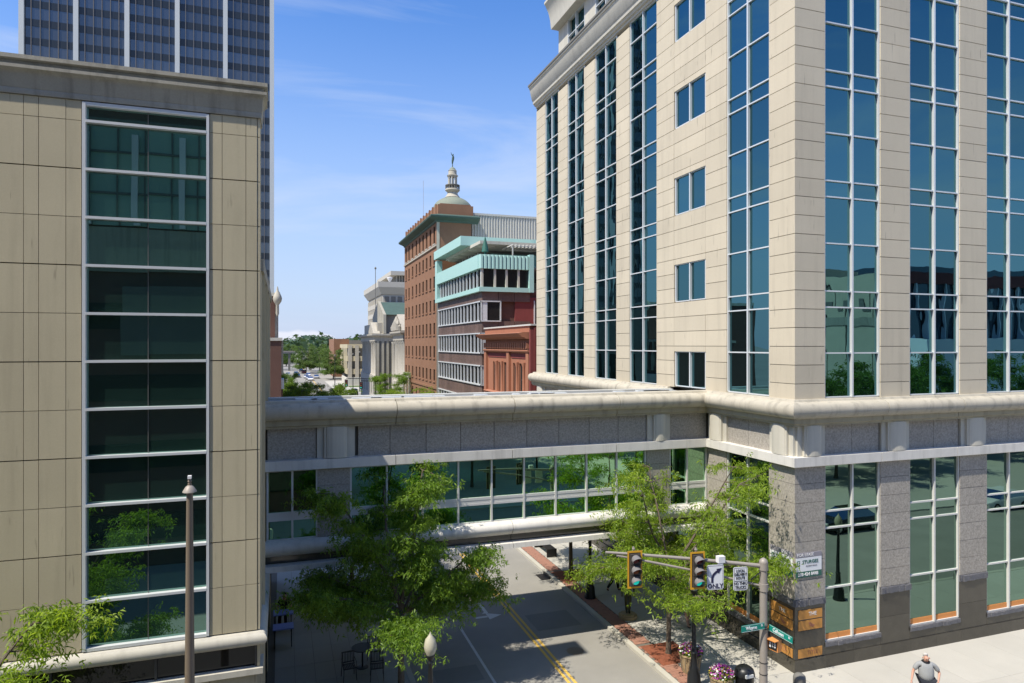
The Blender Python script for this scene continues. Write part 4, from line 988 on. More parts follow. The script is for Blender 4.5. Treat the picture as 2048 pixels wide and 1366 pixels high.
far = place(tree('far_tree', 'large rounded tree at the end of the street in front of the parking deck', 'trees at the far end of the street', 77, 11, 5.4, 2.5, .25, 2600, leaf3, 3.4, .8, perleaf=6), (17.0, 245, 0))
FT = [(9.5, 300, 1.1), (16, 320, 1.0), (-8, 240, 1.15), (-11, 280, 1.2), (-4, 350, 1.1), (-22, 380, 1.2), (26, 360, 1.15), (40, 380, 1.2), (2, 400, 1.2), (20, 420, 1.2), (-3.5, 195, .9)]
W8 = ['beside the viaduct pier', 'right of the viaduct end', 'at the left edge past the brick building', 'behind the left edge trees', 'under the thin railway girder', 'far left under the skyline', 'behind the large rounded tree', 'above the parking deck roof', 'at the vanishing point of the street', 'right of the vanishing point', 'nearest on the left beside the parked cars']
for i, (x, y, s) in enumerate(FT): copy_thing(far, (x, y, 0), R(77*i), 'dark green far tree '+W8[i], 'trees at the far end of the street', s)
# woods to the horizon: one mass
rs = np.random.RandomState(5); nC = 1500
wx = rs.uniform(-260, 420, nC); wy = rs.uniform(440, 1500, nC); hh = 9+rs.uniform(0, 7, nC)*(.7+.5*np.sin(wx*.03)+.2*np.sin(wx*.011+2)); hh *= (1+wy/2600)
pl = 42; c = np.repeat(np.stack([wx, wy, hh*.6], 1), pl, 0)
dv = rs.normal(0, 1, (nC*pl, 3)); dv /= np.linalg.norm(dv, axis=1, keepdims=True); rad = np.repeat(hh*.42, pl)[:, None]*rs.uniform(.8, 1.05, (nC*pl, 1))
c = c+dv*rad*np.array([1.25, 1.25, 1.0]); a_ = rs.normal(0, 1, (nC*pl, 3)); u = np.cross(dv, a_); u /= np.linalg.norm(u, axis=1, keepdims=True); v = np.cross(dv, u)+dv*.4
s_ = rs.uniform(1.1, 2.3, (nC*pl, 1))
woods = np_quads('distant_woods', np.stack([c-u*s_, c-v*s_, c+u*s_, c+v*s_], 1), leafmat('distant_leaf', (.055, .10, .05), .25)); tag(woods, 'hazy green woods along the horizon', None, None, 'stuff')  # haze is mixed into the leaf colour, no air volume
# trees across the side street, seen in the glass
WS = ['beside the plaza edge', 'nearest the side street', 'with a parked car beyond', 'close to the kerb', 'over the dark car', 'behind the dark car', 'in front of the cream hall', 'left of the cream hall', 'right of the cream hall', 'deep in the plaza', 'in the middle of the plaza']
for i, (x, y, s) in enumerate([(8, -6, 1.0), (15, -4, 1.05), (22, -7, .95), (30, -3, 1.1), (38, -9, 1.1), (47, -8, 1.3), (56, -10, 1.4), (68, -14, 1.5), (80, -12, 1.5), (20, -16, 1.2), (33, -18, 1.2)]):
    copy_thing(t4 if i > 4 else t1, (x, y, .1), R(30*i), 'mirrored green tree '+WS[i], 'trees behind the viewpoint', s)

# ================================================================ LAMPS, POLES, SIGNALS
def lamp():
    o = local('street_lamp', 'x', 'street lamp', 'black acorn street lamps')
    MB().lathe([(.27, 0), (.27, .1), (.24, .16), (.22, .5), (.16, .62), (.17, .7), (.12, .78), (.10, 1.2), (.115, 1.25), (.08, 1.3), (.07, 2.7), (.055, 3.15), (.085, 3.2), (.06, 3.26), (.12, 3.36), (.14, 3.42)], n=18).build('post', iron, o, True)
    MB().lathe([(.11, 3.42), (.165, 3.55), (.18, 3.66), (.14, 3.84), (.06, 3.94), (.025, 4.0), (.008, 4.05)], n=16).build('globe', acorn, o, True)
    return o
acorn = M('frosted_acorn_globe', (.42, .40, .30), .35, .04, 3)
l1 = place(lamp(), (13.75, 28.81, .11)); l1['label'] = 'black fluted street lamp post standing under the skybridge at the kerb'
copy_thing(l1, (13.55, 20.05, .11), 0, 'black street lamp beside the wooden flower planter at the right kerb')
copy_thing(l1, (3.85, 18.2, .11), 0, 'street lamp with acorn globe poking out of the dark tree crown')
copy_thing(l1, (24.7, 14.9, .11), 0, 'street lamp seen only as a reflection in the storefront glass')
o = thing('light_mast', 'tall tapered brown pole with a small camera head in front of the left building', 'pole', (-1.83, 15.4, 0))
MB().tube([(-1.83, 15.4, 0), (-1.83, 15.4, 4.5), (-1.83, 15.4, 9.0)], [.14, .10, .062], 16).build('shaft', polem, o, True)
MB().lathe([(.11, 8.98), (.14, 8.99), (.13, 9.02), (.08, 9.10), (.04, 9.13)], (-1.83, 15.4, 0), 14).build('cap_dome', steel, o, True)
MB().lathe([(.03, 9.12), (.04, 9.16), (.028, 9.19), (.045, 9.21), (.028, 9.24), (.02, 9.27)], (-1.83, 15.4, 0), 10).build('camera_neck', polem, o, True)
MB().box(-1.865, -1.795, 15.34, 15.44, 9.27, 9.33).build('camera', white, o)
# ---- signal mast: pole with a two-bar arm carrying two heads and two signs
PX, PY = 13.77, 16.75; EX, EY = 9.2, 18.2
SM = thing('signal_mast', 'brown steel signal pole with long twin bar arm reaching over the street', 'signal pole', (PX, PY, 0))
MB().tube([(PX, PY, 0), (PX, PY, 5.42)], [.125, .108], 16).lathe([(.12, 5.42), (.135, 5.45), (.13, 5.5), (.1, 5.56), (.03, 5.61)], (PX, PY, 0), 14).build('pole', steel, SM, True)
def arm(t): return (PX+(EX-PX)*t, PY+(EY-PY)*t)
ZU = lambda t: 5.36+.55*t-.1*t*t
def at_px(px, Y): return None
pts = [(*arm(t), ZU(t)) for t in np.linspace(0, 1, 9)]
MB().tube(pts, [.062-.024*t for t in np.linspace(0, 1, 9)], 10).build('upper_arm', steel, SM, True)
MB().tube([(*arm(t), 4.74+1.04*t**.9) for t in np.linspace(0.0, .93, 8)], .036, 8).build('lower_arm', steel, SM, True)
MB().tube([(PX, PY, 5.25), (PX, PY, 5.46)], .135, 14).build('upper_clamp', steel, SM, True); MB().tube([(PX, PY, 4.62), (PX, PY, 4.84)], .14, 14).build('lower_clamp', steel, SM, True)
for z in (3.55, 3.48, 2.45, 2.1): MB().tube([(PX, PY, z), (PX, PY, z+.02)], .127, 14).build('strap', iron, SM, True)
MB().tube([(PX-.12, PY-.02, 5.2), (PX-.42, PY+.05, 4.98), (PX-.34, PY+.02, 4.78), (PX-.15, PY, 4.7)], .018, 6).build('cable_loop', iron, SM, True)
tealg = M('green_lens', (.02, .30, .28), .3, .1, 10); redg = M('red_lens', (.13, .01, .012), .35, .1, 10); ambg = M('amber_lens', (.25, .06, .01), .35, .1, 10)
# the green lens is lit
tb = [n_ for n_ in tealg.node_tree.nodes if n_.type == 'BSDF_PRINCIPLED'][0]; tb.inputs['Emission Color'].default_value = (.0, .75, .6, 1); tb.inputs['Emission Strength'].default_value = .35
def signal():
    o = local('traffic_signal', 'x', 'traffic signal', 'three lens signals on the mast arm')
    w, h = .235, .56
    MB().prism([(-w, -h), (w, -h), (w, h), (-w, h)], 'y', -.004, .012).build('backplate', sigblk, o)
    m = MB(); m.box(-w, w, -.012, -.004, h-.055, h).box(-w, w, -.012, -.004, -h, -h+.055).box(-w, -w+.05, -.012, -.004, -h+.055, h-.055).box(w-.05, w, -.012, -.004, -h+.055, h-.055).build('yellow_border', sigyel, o)
    for k, (z, lm) in enumerate(((.32, redg), (0, ambg), (-.32, tealg))):
        hs_ = MB().prism([(-.155, z-.15), (.155, z-.15), (.155, z+.15), (-.155, z+.15)], 'y', -.08, .14).build('housing', sigblk, o)
        n = 18; vs = [(0, -.085, z)]; ring = [(.115*math.cos(2*math.pi*i/n), -.082, z+.115*math.sin(2*math.pi*i/n)) for i in range(n)]
        MB().add([(0, -.1, z)]+ring, [(0, 1+(i+1) % n, 1+i) for i in range(n)]).build('lens', lm, hs_, True)
        v = MB(); vs = []; n = 14
        for i in range(n+1):
            a = R(-35)+R(250)*i/n; ln = .13+.15*max(0, math.sin(a))
            vs += [(.135*math.cos(a), -.08, z+.135*math.sin(a)), (.135*math.cos(a), -.08-ln, z+.13*math.sin(a)-.02)]
        v.add(vs, [(2*i, 2*i+1, 2*i+3, 2*i+2) for i in range(n)])
        vs2 = [(x*.93, y, zz if False else z+(zz-z)*.93) for x, y, zz in vs]; v.add(vs2, [(2*i+2, 2*i+3, 2*i+1, 2*i) for i in range(n)])
        v.build('visor', visor, hs_, True)
    MB().tube([(0, .1, h-.05), (0, .12, h+.09)], .03, 8).lathe([(.05, h+.02), (.04, h+.06)], (0, .1, 0), 8).build('bracket', steel, o, True)
    return o
s1 = place(signal(), (9.98, 17.82, 5.33), R(-7)); s1['label'] = 'yellow bordered traffic signal nearest the free end of the mast arm'
copy_thing(s1, (11.76, 17.22, 5.30), R(-7), 'yellow bordered traffic signal next to the right turn sign')
# ---- signs on the arm
def sign(name, label, w, h, loc, rz, cat='sign', group=None):
    o = local(name, label, cat, group); r = .04
    MB().prism([(-w/2+r, -h/2), (w/2-r, -h/2), (w/2, -h/2+r), (w/2, h/2-r), (w/2-r, h/2), (-w/2+r, h/2), (-w/2, h/2-r), (-w/2, -h/2+r)], 'y', 0, .01).build('panel', signw, o)
    b = MB(); b.box(-w/2+.02, w/2-.02, -.003, -.0005, h/2-.035, h/2-.02).box(-w/2+.02, w/2-.02, -.003, -.0005, -h/2+.02, -h/2+.035).box(-w/2+.02, -w/2+.035, -.003, -.0005, -h/2+.035, h/2-.035).box(w/2-.035, w/2-.02, -.003, -.0005, -h/2+.035, h/2-.035).build('border', bangrey, o)
    return place(o, loc, rz)
sg = sign('turn_sign', 'white right turn only sign with curved navy arrow hung from the mast arm', .53, .74, (12.22, 16.98, 5.12), R(-9))
cr = [(-.10+.0, -.16), (-.10, -.02), (-.06, .08), (.02, .15), (.10, .19)]
am = MB(); wd_ = .036
lft = []; rgt = []
for i, p in enumerate(cr):
    a = Vector(cr[max(i-1, 0)]); b_ = Vector(cr[min(i+1, len(cr)-1)]); d_ = (b_-a).normalized(); nn = Vector((-d_.y, d_.x))
    lft.append(Vector(p)+nn*wd_); rgt.append(Vector(p)-nn*wd_)
for i in range(len(cr)-1): am.prism([tuple(lft[i]), tuple(rgt[i]), tuple(rgt[i+1]), tuple(lft[i+1])], 'y', -.008, -.0035)
am.prism([(.03, .245), (.2, .27), (.105, .10)], 'y', -.009, -.0035); am.build('arrow', navy, sg)
text('lettering', 'ONLY', .185, navy, sg, (0, -.004, -.265), xs=.98, bold=.004)
sg2 = sign('truck_route_sign', 'narrow white sign reading local delivery route, no thru trucks', .46, .70, (12.98, 16.80, 5.05), R(-9))
MB().box(-.2, .2, -.005, -.002, -.075, -.06).build('divider', blackp, sg2)
text('lettering', 'LOCAL\nDELIVERY\nROUTE', .115, blackp, sg2, (0, -.004, .125), xs=.78, bold=.002); text('lettering', 'NO THRU\nTRUCKS', .125, blackp, sg2, (0, -.004, -.205), xs=.75, bold=.002)
tag(MB().box(12.32, 12.55, 16.95, 17.1, 5.53, 5.72).prism([(12.36, 5.45), (12.5, 5.45), (12.5, 5.53), (12.36, 5.53)], 'y', 16.98, 17.06).build('signal_sensor', white), 'small white sensor box standing on the mast arm over the turn sign', 'sensor')
# street name blades
def blade(label, s, loc, rz, w=.95):
    o = local('street_sign', label, 'street sign', 'green street name blades')
    MB().box(.0, w, -.008, .008, -.1, .1).build('blade', greens, o)
    b = MB().box(.01, w-.01, -.011, -.0085, .085, .092).box(.01, w-.01, -.011, -.0085, -.092, -.085).build('border', signw, o)
    text('lettering', s, .15, signw, o, (w*.42, -.012, 0), xs=.92, bold=.003); text('lettering', 'St', .09, signw, o, (w*.88, -.012, .03), bold=.001)
    return place(o, loc, rz)
blade('teal street name blade reading Wayne, left of the signal pole', 'Wayne', (PX-.90, PY-.14, 3.62), R(0), .82)
blade('teal street name blade reading Calhoun, right of the signal pole', 'Calhoun', (PX+.18, PY-.02, 3.50), R(-90), 1.0)
ps = local('pedestrian_signal', 'orange framed pedestrian countdown signal clamped to the signal pole', 'crossing signal')
MB().box(-.24, .24, -.12, .12, -.24, .24).build('housing', orange, ps)
MB().box(-.2, .2, -.13, -.121, -.2, .2).build('face', blackp, ps); MB().sweep([(-.24, -.3), (-.24, -.12)], [(0, .22), (.02, .22), (.02, -.1), (0, -.1)]).box(-.25, .25, -.3, -.12, .22, .25).build('hood', orange, ps)
text('lettering', '18', .3, signw, ps, (.05, -.135, 0), xs=.8); MB().prism([(-.17, -.12), (-.09, -.12), (-.07, .1), (-.16, .1)], 'y', -.137, -.1305).build('hand_symbol', signw, ps)
place(ps, (PX+.28, PY-.16, 3.02), R(-78), .72)

# ================================================================ STREET FURNITURE
def flowers(o, cx, cy, r, z, seed, n=240):
    rs = np.random.RandomState(seed)
    a = rs.uniform(0, 2*np.pi, n*3); q = r*np.sqrt(rs.uniform(0, 1, n*3)); hz = z+.22*(1-(q/r)**2)+rs.uniform(-.04, .08, n*3)
    c = np.stack([cx+q*np.cos(a), cy+q*np.sin(a), hz], 1); k = n*3
    def qd(c, s):
        m_ = len(c); u = rs.normal(0, 1, (m_, 3)); u[:, 2] *= .4; u /= np.linalg.norm(u, axis=1, keepdims=True); v = np.cross(u, rs.normal(0, 1, (m_, 3))); v /= np.linalg.norm(v, axis=1, keepdims=True)
        return np.stack([c-u*s, c-v*s*.6, c+u*s, c+v*s*.6], 1)
    g = np_quads('foliage', qd(c, .06), leaf2, o); g['kind'] = 'stuff'
    for nm, mt, i in (('purple_blooms', FP, 0), ('white_blooms', white, 1), ('yellow_blooms', FY, 2)):
        cc = c[rs.rand(k) < (.42, .2, .14)[i]]+np.array([0, 0, .06]); f = np_quads(nm, qd(cc, .05), mt, o); f['kind'] = 'stuff'
FP = M('purple_petals', (.35, .03, .30), .6, .3, 20); FY = M('yellow_petals', (.7, .5, .05), .6, .2, 20)
wood = M('tan_planter_wood', (.36, .27, .15), .8, .2, 6, 40, .3)
def planter(label, x, y, seed):
    o = thing('flower_planter', label, 'planter', (x, y, .11), 'flower planters along the kerb')
    MB().lathe([(.3, 0), (.32, .05), (.40, .62), (.43, .64), (.43, .7), (.36, .7), (.36, .62), (.0, .6)], (x, y, .11), 20).build('tub', wood, o, True)
    for i in range(14):
        a = 2*math.pi*i/14; MB().tube([(x+.322*math.cos(a), y+.322*math.sin(a), .16), (x+.405*math.cos(a), y+.405*math.sin(a), .72)], .009, 4).build('stave_joint', dkst, o)
    flowers(o, x, y, .42, .8, seed); return o
planter('tapered wooden planter of purple flowers beside the right kerb lamp post', 14.12, 21.1, 1)
planter('planter of magenta flowers next to the black domed litter bin', 14.15, 19.3, 2)
o = thing('litter_bin', 'black domed metal litter bin beside the magenta flower planter', 'bin', (14.8, 18.95, .11))
MB().lathe([(.28, 0), (.3, .05), (.31, .75), (.33, .78)], (14.8, 18.95, .11), 20).build('body', iron, o, True)
MB().lathe([(.34, .78), (.34, .84), (.3, .98), (.2, 1.06), (.05, 1.1)], (14.8, 18.95, .11), 20).build('domed_lid', iron, o, True)
MB().box(14.6, 14.9, 18.6, 18.66, .93, 1.03).build('opening', alu, o)
o = thing('bollard', 'dark domed bollard at the foot of the dark corner of the office building', 'bollard', (16.2, 17.95, .11))
MB().lathe([(.2, 0), (.2, .9), (.19, .98), (.12, 1.05), (.02, 1.08)], (16.2, 17.95, .11), 16).build('post', dkst, o, True)
def bench(label, x, y, l=2.0):
    o = thing('street_bench', label, 'bench', (x, y, .11), 'black backless benches')
    for i in range(6): piece('slat', iron, o, x-.27+i*.09, x-.2+i*.09, y-l/2, y+l/2, .53, .565)
    for yy in (y-l/2-.02, y+l/2-.06): piece('leg', iron, o, x-.3, x+.28, yy, yy+.08, .11, .56)
    piece('brace', iron, o, x-.03, x+.03, y-l/2, y+l/2, .4, .46)
bench('black slatted backless bench on the sunny right pavement, seen under the skybridge', 14.35, 36.0)
bench('black backless bench further up the right pavement behind the first', 14.0, 39.2, 1.6)
def cafe_chair():
    o = local('cafe_chair', 'x', 'chair', 'black metal cafe chairs under the dark tree')
    s_ = MB()
    for i in range(8): s_.box(-.22+i*.056, -.185+i*.056, -.22, .2, .44, .46)
    q = s_.box(-.23, .23, -.23, -.2, .43, .465).box(-.23, .23, .18, .21, .43, .465).build('seat', iron, o)
    b = MB()
    for i in range(8): b.box(-.2+i*.056, -.18+i*.056, .2, .22, .5, .88)
    b.box(-.23, .23, .19, .23, .86, .9).box(-.23, .23, .19, .23, .5, .53).build('backrest', iron, o)
    for sx_ in (-.21, .21):
        MB().tube([(sx_, -.2, .44), (sx_*1.1, -.24, 0)], .014, 5).build('leg', iron, o); MB().tube([(sx_, .21, .88), (sx_, .21, .44), (sx_*1.1, .27, 0)], .014, 5).build('leg', iron, o)
        MB().tube([(sx_*1.08, .2, .66), (sx_*1.1, -.18, .64), (sx_*1.08, -.2, .44)], .014, 5).build('armrest', iron, o)
    return o
c0 = place(cafe_chair(), (2.25, 24.6, .115), R(5)); c0['label'] = 'black slatted metal chair at the left of the chairs under the dark tree'
copy_thing(c0, (3.2, 24.3, .115), R(-6), 'black slatted metal chair with its back to the kerb under the dark tree')
copy_thing(c0, (3.3, 26.0, .115), R(172), 'black slatted metal chair facing the others under the dark tree')
o = thing('cafe_table', 'small round black metal table between the chairs under the dark tree', 'table', (2.8, 25.3, .115))
MB().lathe([(.4, .72), (.4, .75)], (2.8, 25.3, .115), 20).build('tabletop', iron, o); MB().lathe([(.22, 0), (.2, .03), (.03, .05), (.03, .72)], (2.8, 25.3, .115), 12).build('pedestal', iron, o, True)
blue = M('blue_table_laminate', (.16, .21, .55), .5, .05)
def btable(label, x, y):
    o = thing('folding_table', label, 'table', (x, y, .115), 'blue tables against the left wall')
    MB().box(x-.36, x+.42, y-.3, y+.3, .83, .87).build('tabletop', blue, o)
    for sx_ in (-.3, .34):
        for sy in (-.25, .25): piece('leg', iron, o, x+sx_-.02, x+sx_+.02, y+sy-.02, y+sy+.02, .115, .83)
btable('blue topped table against the left wall in front of the seated person', .0, 29.7)
btable('nearer blue topped table against the left wall', .0, 28.2)
tag(MB().box(12.55, 13.03, 32.0, 32.9, .0, .012).box(12.98, 13.06, 32.0, 32.9, .0, .135).build('storm_drain', iron), 'dark storm drain grate in the gutter of the right kerb', 'drain')
# pale door frame and panel in the shade under the bridge
tag(MB().box(-.59, -.5, 30.2, 31.3, .1, 2.4).build('side_door', tan), 'tan door leaf standing open in the shaded left wall under the bridge', 'door')

# ================================================================ PEOPLE
skin = M('skin', (.48, .27, .19), .6, .08, 8); skindk = M('tanned_skin', (.32, .17, .11), .6, .08, 8)
hair = M('grey_hair', (.45, .43, .40), .8, .2, 30); hairdk = M('dark_hair', (.02, .015, .012), .7, .2, 30)
greycl = M('grey_polo_cloth', (.27, .28, .28), .9, .12, 5, bump=.2); navycl = M('dark_trouser_cloth', (.022, .024, .032), .9, .12, 6); blackcl = M('black_cloth', (.012, .012, .014), .9, .1, 6)
bluecl = M('navy_shirt_cloth', (.03, .045, .12), .9, .1, 6); lightcl = M('pale_shorts_cloth', (.42, .42, .42), .9, .1, 6); shoe = M('dark_shoe', (.02, .018, .016), .5, .1, 8); bronzest = M('statue_bronze', (.05, .055, .03), .5, .3, 8, metal=.5)
def skinned(name, V, E, Rad, mat, parent, root=0, sub=2):
    me = D.meshes.new(name); me.from_pydata(V, E, []); me.materials.append(mat); o = link(name, me, parent)
    md = o.modifiers.new('skin', 'SKIN'); md.use_smooth_shade = True
    sk = me.skin_vertices[0].data
    for i, r in enumerate(Rad): sk[i].radius = (r, r) if not isinstance(r, tuple) else r; sk[i].use_root = (i == root)
    ms = o.modifiers.new('sub', 'SUBSURF'); ms.levels = sub; ms.render_levels = sub
    return o
def figure(label, loc, rz, h=1.76, stout=1.0, cols=None, arms=None, legs=None, hairm=None, skinm=None, sit=False, cat='person', group=None, shorts=False, skirt=False, name='person'):
    """faces -y; joints in metres for a 1.76 m body, one continuous skinned surface, clothing over it"""
    top, bottom, shoes_ = cols; o = local(name, label, cat, group); sk = skinm or skin
    hp = .93 if not sit else .52
    up = lambda z: z-.93+hp
    L_ = legs or [((.10, -.0, hp-.04), (.11, -.05, .50), (.12, .02, .09), (.13, -.12, .05)), ((-.10, 0, hp-.04), (-.11, -.12, .52), (-.11, -.22, .10), (-.11, -.36, .06))]
    A_ = arms or [((.20*stout, 0, up(1.42)), (.29*stout, .03, up(1.14)), (.30*stout, -.06, up(.9))), ((-.20*stout, 0, up(1.42)), (-.29*stout, .03, up(1.14)), (-.30*stout, -.06, up(.9)))]
    s = stout
    V = [(0, 0, hp), (0, -.02*s, up(1.1)), (0, 0, up(1.3)), (0, .0, up(1.44)), (0, -.0, up(1.51)), (0, -.015, up(1.57)), (0, -.03, up(1.65)), (0, -.025, up(1.715))]
    Rd = [(.15*s, .12*s), (.145*s, .12*s), (.16*s, .12*s), (.11, .09), .062, .08, (.094, .110), (.078, .09)]
    E = [(i, i+1) for i in range(7)]
    def chain(st, pts, rad):
        k = st
        for p, r in zip(pts, rad): V.append(p); Rd.append(r); E.append((k, len(V)-1)); k = len(V)-1
        return k
    hands = []
    for a in A_:
        sh, el, wr = a; dirn = (Vector(wr)-Vector(el)).normalized()
        k = chain(3, [sh, el, wr, tuple(Vector(wr)+dirn*.07)], [.062, .044, .03, (.036, .02)]); hands.append((wr, dirn))
    for l in L_: chain(0, list(l), [.095*s, .062, .042, .036])
    # nose
    V.append((0, -.14, up(1.635))); Rd.append(.015); E.append((6, len(V)-1))
    skinned('body', V, E, Rd, sk, o)
    for (wr, dn) in hands:        # five separate fingers rooted in the palm
        q = Vector(wr)+dn*.07; sd = dn.cross(Vector((0, 1, .1))).normalized()
        for i, (off, ln) in enumerate(((-.028, .06), (-.01, .072), (.01, .068), (.028, .052))):
            p0 = q+sd*off; skinned('finger', [tuple(p0), tuple(p0+dn*ln*.6), tuple(p0+dn*ln*.9+Vector((0, -.02, 0)))], [(0, 1), (1, 2)], [.009, .008, .007], sk, o, 0, 1)
        p0 = Vector(wr)+dn*.03; skinned('thumb', [tuple(p0), tuple(p0+Vector((0, -.04, 0))+dn*.02), tuple(p0+Vector((0, -.05, 0))+dn*.05)], [(0, 1), (1, 2)], [.012, .010, .008], sk, o, 0, 1)
    # shirt with short sleeves
    e = .02
    V = [(0, -.0, hp-.02), (0, -.03*s, up(1.1)), (0, -.005, up(1.3)), (0, 0, up(1.445)), (0, 0, up(1.50))]; Rd = [(.165*s, .14*s), (.175*s, .16*s), (.18*s, .145*s), (.13*s**.5, .11), .07]; E = [(i, i+1) for i in range(4)]
    for a in A_:
        sh, el, wr = a; m_ = tuple(Vector(sh)+(Vector(el)-Vector(sh))*.8); V += [sh, m_]; n_ = len(V); E += [(3, n_-2), (n_-2, n_-1)]; Rd += [.078, .072*s**.5]
    skinned('shirt', V, E, Rd, top, o)
    V = [(0, 0, hp)]; Rd = [(.165*s, .13*s)]; E = []
    for l in L_:
        pts = list(l)[:3] if not shorts else [l[0], tuple(Vector(l[0]).lerp(Vector(l[1]), .8))]
        k = 0
        for p, r in zip(pts, (.105*s, .078, .062)): V.append(p); Rd.append(r); E.append((k, len(V)-1)); k = len(V)-1
    skinned('trousers' if not shorts else 'shorts', V, E, Rd, bottom, o)
    for l in L_:
        an = Vector(l[2]); to = Vector(l[3]); skinned('shoe', [tuple(an+Vector((0, .04, -.03))), tuple(an.lerp(to, .6)+Vector((0, 0, -.02))), tuple(to+Vector((0, -.02, -.0)))], [(0, 1), (1, 2)], [.05, .048, .038], shoes_, o, 0, 1)
    skinned('hair', [(0, .06, up(1.64)), (0, .055, up(1.71)), (0, -.0, up(1.78))], [(0, 1), (1, 2)], [(.084, .05), (.09, .062), (.07, .045)], hairm or hairdk, o)
    if cat == 'person':
        if hairm is None: MB().box(-.07, .07, -.143, -.134, up(1.662), up(1.675)).build('eyebrows', hairm or hairdk, o)
        for sx_ in (-.03, .03): MB().lathe([(.004, -.01), (.012, 0), (.004, .01)], (sx_, -.136, up(1.65)), 6).build('eye', blackp, o)
        MB().box(-.028, .028, -.135, -.125, up(1.585), up(1.592)).build('mouth', sand, o)
        for sx_ in (-.1, .1): MB().lathe([(.01, -.03), (.02, 0), (.012, .03)], (sx_, -.02, up(1.64)), 6).build('ear', sk, o)
    place(o, loc, rz, h/1.76); return o
man = figure('stout grey haired man in grey polo shirt carrying a dark bag across the pale pavement', (20.05, 16.5, .115), R(-32), 1.76, 1.42, (greycl, navycl, shoe),
    arms=[((.24, 0, 1.42), (.41, .03, 1.17), (.30, -.20, 1.0)), ((-.24, 0, 1.42), (-.38, .0, 1.17), (-.46, -.14, .96))], hairm=hair)
MB().lathe([(.14, 1.495), (.12, 1.53), (.08, 1.54)], (0, .01, 0), 14).build('dark_collar', blackcl, man, True)
bag = local('travel_bag', 'dark soft bag hanging from the hand of the man in grey', 'bag')
skinned('bag_body', [(0, 0, .28), (0, 0, .15), (0, 0, .05)], [(0, 1), (1, 2)], [(.11, .17), (.14, .2), (.13, .2)], navycl, bag, 1)
MB().tube([(0, -.08, .42), (0, -.05, .5), (0, .05, .5), (0, .08, .42)], .012, 6).build('handle', blackcl, bag, True)
c_, s2 = math.cos(R(-32)), math.sin(R(-32)); hx, hy = -.50, -.20
place(bag, (20.05+hx*c_-hy*s2, 16.5+hx*s2+hy*c_, .43), R(-32))
figure('person in black clothes striding in the bridge shadow behind the left signal', (15.2, 29.2, .115), R(60), 1.75, 1, (blackcl, blackcl, shoe),
    legs=[((.09, 0, .89), (.10, -.16, .52), (.10, -.22, .10), (.10, -.34, .07)), ((-.09, 0, .89), (-.10, .08, .5), (-.10, .30, .16), (-.10, .24, .05))])
figure('person in navy top and pale shorts walking by the storefront on the right pavement', (16.25, 24.6, .115), R(10), 1.72, 1, (bluecl, lightcl, shoe), shorts=True)
figure('dark haired person in black sitting at a blue table against the left wall', (.08, 30.4, .115), R(-10), 1.7, 1, (blackcl, blackcl, shoe), sit=True,
    legs=[((.1, 0, .5), (.12, -.42, .5), (.12, -.42, .1), (.12, -.55, .06)), ((-.1, 0, .5), (-.12, -.42, .5), (-.12, -.42, .1), (-.12, -.55, .06))])
c2 = copy_thing(c0, (.08, 30.45, .115), R(-10), 'black metal chair under the person sitting against the left wall')
# bronze statue on a round plinth
st = figure('slender bronze figure statue on a round stone plinth under the skybridge', (14.32, 26.18, .30), R(-20), 1.72, .9, (bronzest, bronzest, bronzest), skinm=bronzest, hairm=bronzest, cat='statue', name='bronze_statue',
    legs=[((.08, 0, .89), (.085, -.03, .5), (.06, .02, .09), (.07, -.1, .05)), ((-.08, 0, .89), (-.075, .02, .5), (-.05, .06, .09), (-.06, -.06, .05))])
MB().lathe([(.42, -.19), (.42, -.06), (.34, -.05), (.34, .0), (.3, .02)], (0, 0, 0), 22).build('round_plinth', wood, st, True)

